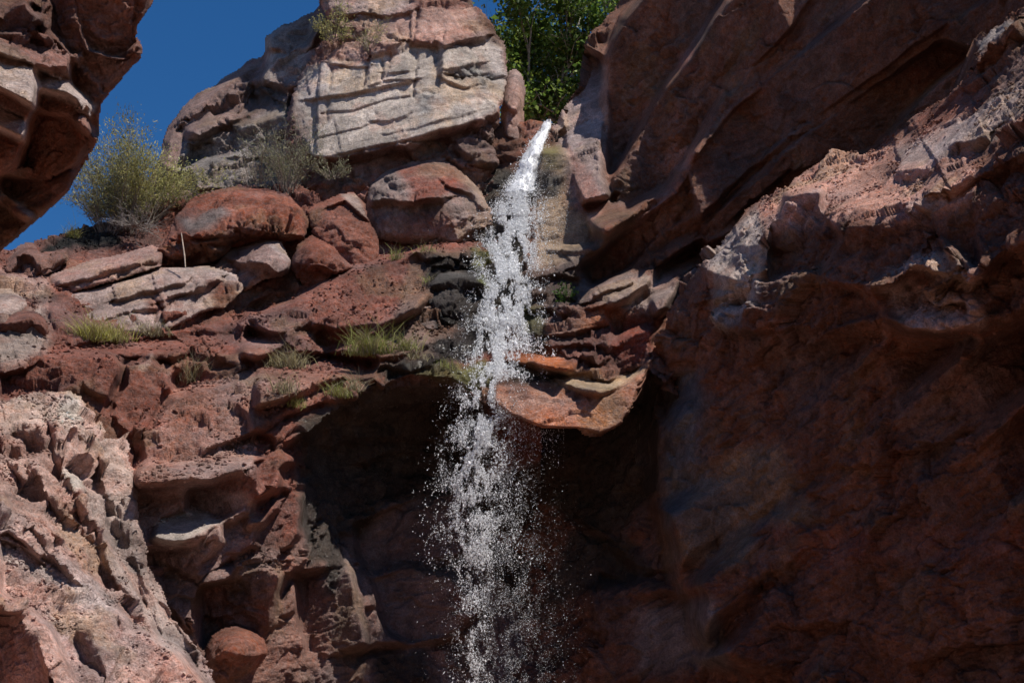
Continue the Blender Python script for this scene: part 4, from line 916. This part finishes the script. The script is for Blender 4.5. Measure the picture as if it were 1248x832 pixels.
bush_at(160, 282, 24.2, 'leafy_bush', 'big feathery yellow green bush below the sky gap on the left', 'bush', 54, 2.35, .52, 23000, YG, scol=(.20, .16, .12), r0=.011, lsz=(.05, .008), wig=.16, split=5, low=.30, bush=9., lean=(.0, 0, 0))
bush_at(130, 285, 24.0, 'leafy_bush', 'lower olive bush crowded against the overhanging cliff foot', 'bush', 34, 1.5, .7, 9000, SAGE + YG[:1], scol=(.16, .13, .10), r0=.010, lsz=(.05, .008), split=5, low=.25, bush=6.)
bush_at(165, 276, 23.7, 'dead_shrub', 'bare grey tangle of dead stems hanging below the leafy bush', 'shrub', 34, .75, 1.5, 0, YG, scol=(.24, .21, .19), r0=.011, wig=.35, split=2, lean=(0, -.8, -1.1), part=('foliage', 'stems'))
bush_at(350, 236, 24.6, 'thin_shrub', 'thin twiggy grey green shrub standing before the pale crag\'s left edge', 'shrub', 30, 1.55, .6, 5200, SAGE, scol=(.20, .16, .13), r0=.010, lsz=(.045, .006), wig=.14, split=3, low=.2, bush=6.)
bush_at(318, 228, 24.8, 'thin_shrub', 'sparser dry shrub on the grey shoulder, left of the twiggy one', 'shrub', 16, 1.3, .6, 900, SAGE, scol=(.22, .17, .13), r0=.009, lsz=(.04, .006), wig=.15, split=3, bush=6.)
bush_at(405, 48, 25.0, 'leafy_bush', 'small bright bush in the cleft left of the crag top', 'bush', 16, .95, .9, 1500, YG, scol=(.12, .09, .07), r0=.010, lsz=(.05, .009), lean=(-.3, -.1, 0), bush=4.)
bush_at(452, 60, 24.9, 'thin_shrub', 'leggy pale stemmed shrub on the red band above the pale face', 'shrub', 18, .85, .8, 420, YG, scol=(.33, .27, .20), r0=.008, lsz=(.045, .008), wig=.2, bush=6.)
bush_at(405, 215, 24.3, 'thin_shrub', 'small low shrub under the lower left corner of the pale face', 'shrub', 16, .5, 1.1, 800, SAGE, scol=(.18, .14, .11), r0=.007, lsz=(.04, .008), bush=8.)
bush_at(690, 372, 22.1, 'fern', 'small dark green fern on the wet rock right of the fall', 'fern', 10, .38, .7, 420, GREEN, scol=(.07, .09, .03), r0=.004, lsz=(.045, .012), split=3)
def grass(x, y, w, h, n, cols, label, dead=.3):
    """a clump of curved blades rooted on the rock"""
    n = int(n * .66); c = ground_at(x, y); root = empty('grass_tuft', tuple(c)); tag(root, label, 'grass', 'grass tufts on the rock slope')
    u = rng.normal(0, .35, n) * w / 72; rt = np.stack([u, rng.normal(0, .04, n) - .03, .25 * u * 0 + rng.normal(0, .02, n)], -1)
    ln = h / 72 * rng.lognormal(-.15, .35, n); az = rng.uniform(0, 2 * math.pi, n); le = rng.uniform(.1, .8, n)
    d = np.stack([np.cos(az) * le, np.sin(az) * le - .2, np.ones(n)], -1); d /= np.linalg.norm(d, axis=1, keepdims=True)
    sd = np.cross(d, rng.standard_normal((n, 3))); sd /= np.linalg.norm(sd, axis=1, keepdims=True)
    p1 = rt + d * ln[:, None] * .5; p2 = p1 + (d + np.stack([np.cos(az) * .5, np.sin(az) * .5, -.25 * np.ones(n)], -1)) * ln[:, None] * .45
    wd = rng.uniform(.003, .006, n)[:, None]
    V = np.stack([rt - sd * wd, rt + sd * wd, p1 + sd * wd * .8, p1 - sd * wd * .8, p2 + sd * wd * .15, p2 - sd * wd * .15], 1).reshape(-1, 3)
    b = np.arange(n)[:, None] * 6; Fq = np.concatenate([b + [0, 1, 2, 3], b + [3, 2, 4, 5]])
    cl = np.array(cols)[rng.integers(0, len(cols), n)] * rng.uniform(.75, 1.25, (n, 1)); dm = rng.random(n) < dead; cl[dm] = np.array([.34, .30, .20]) * rng.uniform(.7, 1.1, (dm.sum(), 1))
    T = np.repeat(cl, 6, 0)
    mesh_obj('blades', V, Fq, M_GRASS, T, parent=root)
GY = [(.42, .40, .10), (.36, .36, .09), (.48, .44, .17)]; GD = [(.42, .37, .20), (.36, .33, .16), (.48, .42, .26)]; GG = [(.24, .28, .07), (.30, .32, .09), (.36, .35, .13)]
for a in ((112, 413, 38, 30, 700, GY, 'widest yellow green grass tuft on the pale slab edge', .25), (140, 412, 30, 26, 420, GY, 'yellow tuft merging into the right end of the widest one', .3), (180, 411, 36, 18, 420, GD, 'low straw coloured strip of grass right of the yellow tufts', .6),
          (232, 462, 22, 32, 380, GD, 'dry tuft hanging in the red cleft left of centre slope', .5), (352, 448, 34, 24, 520, GD, 'pale dry tuft on the red shelf below the long red ridge', .5), (345, 478, 20, 22, 240, GD, 'thin straw tuft beneath the pale dry one', .6),
          (360, 498, 16, 12, 160, GG, 'tiny green tuft at the rim of the black overhang', .2), (412, 484, 24, 18, 320, GG, 'green grass tuft on the overhang rim between the tiny one and the tall clump', .25), (436, 478, 14, 22, 120, GD, 'sparse dry wisps right of the green rim tuft', .6),
          (452, 433, 40, 34, 760, GG, 'tallest grass clump, below the grey stone', .25), (494, 430, 22, 22, 260, GG, 'smaller green tuft right of the tallest clump', .3), (482, 318, 16, 18, 150, GG, 'little tuft at the foot of the smooth red block', .3),
          (520, 308, 24, 12, 140, GG, 'short fringe of grass on the wet rock top', .3), (88, 288, 18, 20, 220, GY, 'yellow tuft in the dark hollow beside the overhanging cliff', .2), (520, 345, 10, 14, 60, GG, 'few blades on the left corner of the wet black boulder', .3),
          (500, 440, 30, 14, 160, GD, 'dry fringe along the dark ledge above the overhang', .6), (545, 448, 30, 12, 120, GG, 'mossy fringe where the overhang rim meets the fall', .2)):
    grass(*a)
# moss cushions beside the fall
# loose stones, grit and broken chips lying in the hollows of the slope
ICO = np.array([[0, -.53, .85], [0, .53, .85], [0, -.53, -.85], [0, .53, -.85], [-.53, .85, 0], [.53, .85, 0], [-.53, -.85, 0], [.53, -.85, 0], [.85, 0, .53], [.85, 0, -.53], [-.85, 0, .53], [-.85, 0, -.53]])
IF = np.array([[0, 8, 1], [0, 1, 10], [0, 10, 6], [0, 6, 7], [0, 7, 8], [1, 8, 5], [1, 5, 4], [1, 4, 10], [10, 4, 11], [10, 11, 6], [6, 11, 2], [6, 2, 7], [7, 2, 9], [7, 9, 8], [8, 9, 5], [5, 9, 3], [5, 3, 4], [4, 3, 11], [11, 3, 2], [2, 3, 9]])
def rubble(L, n, x0, x1, y0, y1, lo, hi, label):
    i0, i1 = np.searchsorted(L.xs, [x0, x1]); j0, j1 = np.searchsorted(L.ys, [y0, y1])
    P = L.P[j0:j1, i0:i1]; T = L.tcol[j0:j1, i0:i1]; ok = L.mask[j0:j1, i0:i1].copy()
    nn = np.cross(np.gradient(P, axis=0), np.gradient(P, axis=1)); nn /= np.linalg.norm(nn, axis=-1, keepdims=True) + 1e-9; nn = np.where(nn[..., 1:2] > 0, -nn, nn)
    flat = np.stack([blur(nn[..., k], 2, 1) for k in range(3)], -1)
    hol = blur(P[..., 1], 9, 2) - P[..., 1]                                     # negative where the surface is hollow
    w = smooth(.25, .75, flat[..., 2]) * (1 + 2 * smooth(.02, -.15, hol)) * ok
    w *= smooth(-.2, .4, perlin(P.reshape(-1, 3) * 1.4, 701).reshape(w.shape)) + .05
    q = w.ravel() / w.sum(); ix = rng.choice(w.size, n, p=q); C = P.reshape(-1, 3)[ix]; c = T.reshape(-1, 3)[ix]; N_ = flat.reshape(-1, 3)[ix]
    sz = np.exp(rng.uniform(np.log(lo), np.log(hi), n) * .6 + np.log(lo) * .4)[:, None, None]
    S = rng.uniform(.55, 1.3, (n, 1, 3)) * np.array([1, 1, .75]); V = ICO[None] * S * sz * (1 + .28 * rng.standard_normal((n, 12, 1)).clip(-1.3, 1.3))
    a = rng.uniform(0, 6.28, n); b = rng.normal(0, .5, n); ca, sa, cb, sb = np.cos(a)[:, None], np.sin(a)[:, None], np.cos(b)[:, None], np.sin(b)[:, None]
    V = np.stack([V[..., 0] * ca - V[..., 1] * sa, V[..., 0] * sa + V[..., 1] * ca, V[..., 2]], -1)
    V = np.stack([V[..., 0] * cb - V[..., 2] * sb, V[..., 1], V[..., 0] * sb + V[..., 2] * cb], -1) + (C + N_ * sz[:, 0] * .25)[:, None]
    tc = np.repeat(np.clip(c * rng.uniform(.7, 1.35, (n, 1)), .01, .6), 12, 0)
    F_ = (IF[None] + (np.arange(n) * 12)[:, None, None]).reshape(-1, 3)
    o = mesh_obj('rubble', V.reshape(-1, 3), F_, M_ROCK, tc, np.zeros(len(tc)), smooth_sh=False)
    tag(o, label, 'rubble', kind='stuff')
rubble(D, 3800, -20, 600, 280, 700, .014, .10, 'loose red stones and grit lying on the shelves of the sunlit slope')
rubble(G, 1500, -20, 270, 480, 832, .012, .07, 'pale grit and chips caught on the fluted buttress')
rubble(F, 1600, 860, 1260, 60, 420, .012, .07, 'broken chips lying along the sunlit bulge of the shaded wall')
# dead stick
tag(mesh_obj('dead_stick', *tube_mesh([(at(np.array([221., 223., 225., 226.]), np.array([284., 298., 312., 326.]), np.array([22.35, 22.3, 22.25, 22.2])), np.array([.010, .014, .016, .012]))], 6), M_BARK, tint=np.tile((.36, .28, .22), (24, 1))), 'thin pale dead stick upright against the rust red boulder', 'stick')

# the tree above the brink
def tree():
    global rng
    rng = np.random.default_rng(23)
    base = at(668., 176., 29.5); root = empty('leafy_tree', tuple(base)); tag(root, 'dense green tree rising behind the brink of the fall', 'tree')
    paths, anchors = [], []
    def limb(p, d, L, r, lv):
        pp = [p]; n = 6
        for k in range(n):
            d = d + rng.normal(0, .13, 3); d /= np.linalg.norm(d); p = p + d * L / n; pp.append(p)
            if lv and k >= 1:
                for _ in range(2 if lv > 1 else 2):
                    e = d + rng.normal(0, .7, 3) + np.array([0, 0, .15]); e /= np.linalg.norm(e); limb(p, e, L * rng.uniform(.38, .6), r * (1 - k / n) * .55 + .004, lv - 1)
            if lv <= 1: anchors.append((p, lv))
        paths.append((pp, np.linspace(r, r * .3, n + 1)))
    for dx, L in ((-.3, 3.3), (-.1, 3.9), (.2, 4.4), (.4, 4.3), (.7, 4.2), (1.0, 3.9), (1.5, 4.2)):
        limb(np.array([dx * .5, rng.uniform(-.3, .3), -1.]), np.array([dx * .55, -.05, 1.]), L, .085, 2)
    V, Fc = tube_mesh(paths, 5); mesh_obj('trunk', V, Fc, M_BARK, np.tile((.36, .33, .29), (len(V), 1)), parent=root)
    C = np.array([a[0] for a in anchors]); n = 64000; ix = rng.integers(0, len(C), n)
    # leaves gather in sprays
    P = C[ix] + rng.normal(0, .16, (n, 3))
    keep = (perlin(P * 1.6, 601) + .5 * perlin(P * 4, 602)) > -.18; P = P[keep]; n = len(P)
    ln = .11 * rng.lognormal(0, .3, n); Dr = rng.standard_normal((n, 3)) + [0, 0, -.3]
    V, Fq = leaf_mesh(P, Dr, ln, ln * .32)
    cl = np.array([(.10, .18, .03), (.16, .25, .045), (.07, .13, .025), (.24, .33, .06)])[rng.integers(0, 4, n)] * (1 + .8 * perlin(P * 1.1, 603))[:, None]
    mesh_obj('crown', V, Fq, M_LEAF, np.repeat(np.clip(cl, .008, .5), 4, 0), parent=root)
tree()

#@@LIGHT
SUN = np.array([.42, -.36, .835]); SUN /= np.linalg.norm(SUN)
w = bpy.data.worlds.new('World'); sc.world = w; w.use_nodes = True; nt = w.node_tree
sky = nt.nodes.new('ShaderNodeTexSky'); sky.sky_type = 'NISHITA'; sky.sun_disc = False
sky.sun_elevation = math.asin(SUN[2]); sky.sun_rotation = math.atan2(SUN[0], SUN[1])
sky.altitude = 0; sky.air_density = 1.0; sky.dust_density = 0.; sky.ozone_density = 10.
bg = nt.nodes['Background']; bg.inputs['Strength'].default_value = .09
hs = nt.nodes.new('ShaderNodeHueSaturation'); hs.inputs['Saturation'].default_value = 1.16   # deep polarised blue
nt.links.new(sky.outputs[0], hs.inputs['Color']); nt.links.new(hs.outputs[0], bg.inputs['Color'])
ld = bpy.data.lights.new('sun', 'SUN'); ld.energy = 5.0; ld.angle = R(.5); ld.color = (1, .935, .85)
lo = bpy.data.objects.new('sun', ld); COL.objects.link(lo); lo.rotation_euler = Vector(-SUN).to_track_quat('-Z', 'Y').to_euler()
lo.location = (20, -10, 40)
sc.view_settings.view_transform = 'Standard'; sc.view_settings.look = 'None'; sc.view_settings.exposure = .2; sc.view_settings.gamma = 1
sc.render.engine = 'CYCLES'; sc.cycles.max_bounces = 8; sc.cycles.diffuse_bounces = 5; sc.cycles.glossy_bounces = 2; sc.cycles.transparent_max_bounces = 12; sc.cycles.use_denoising = True
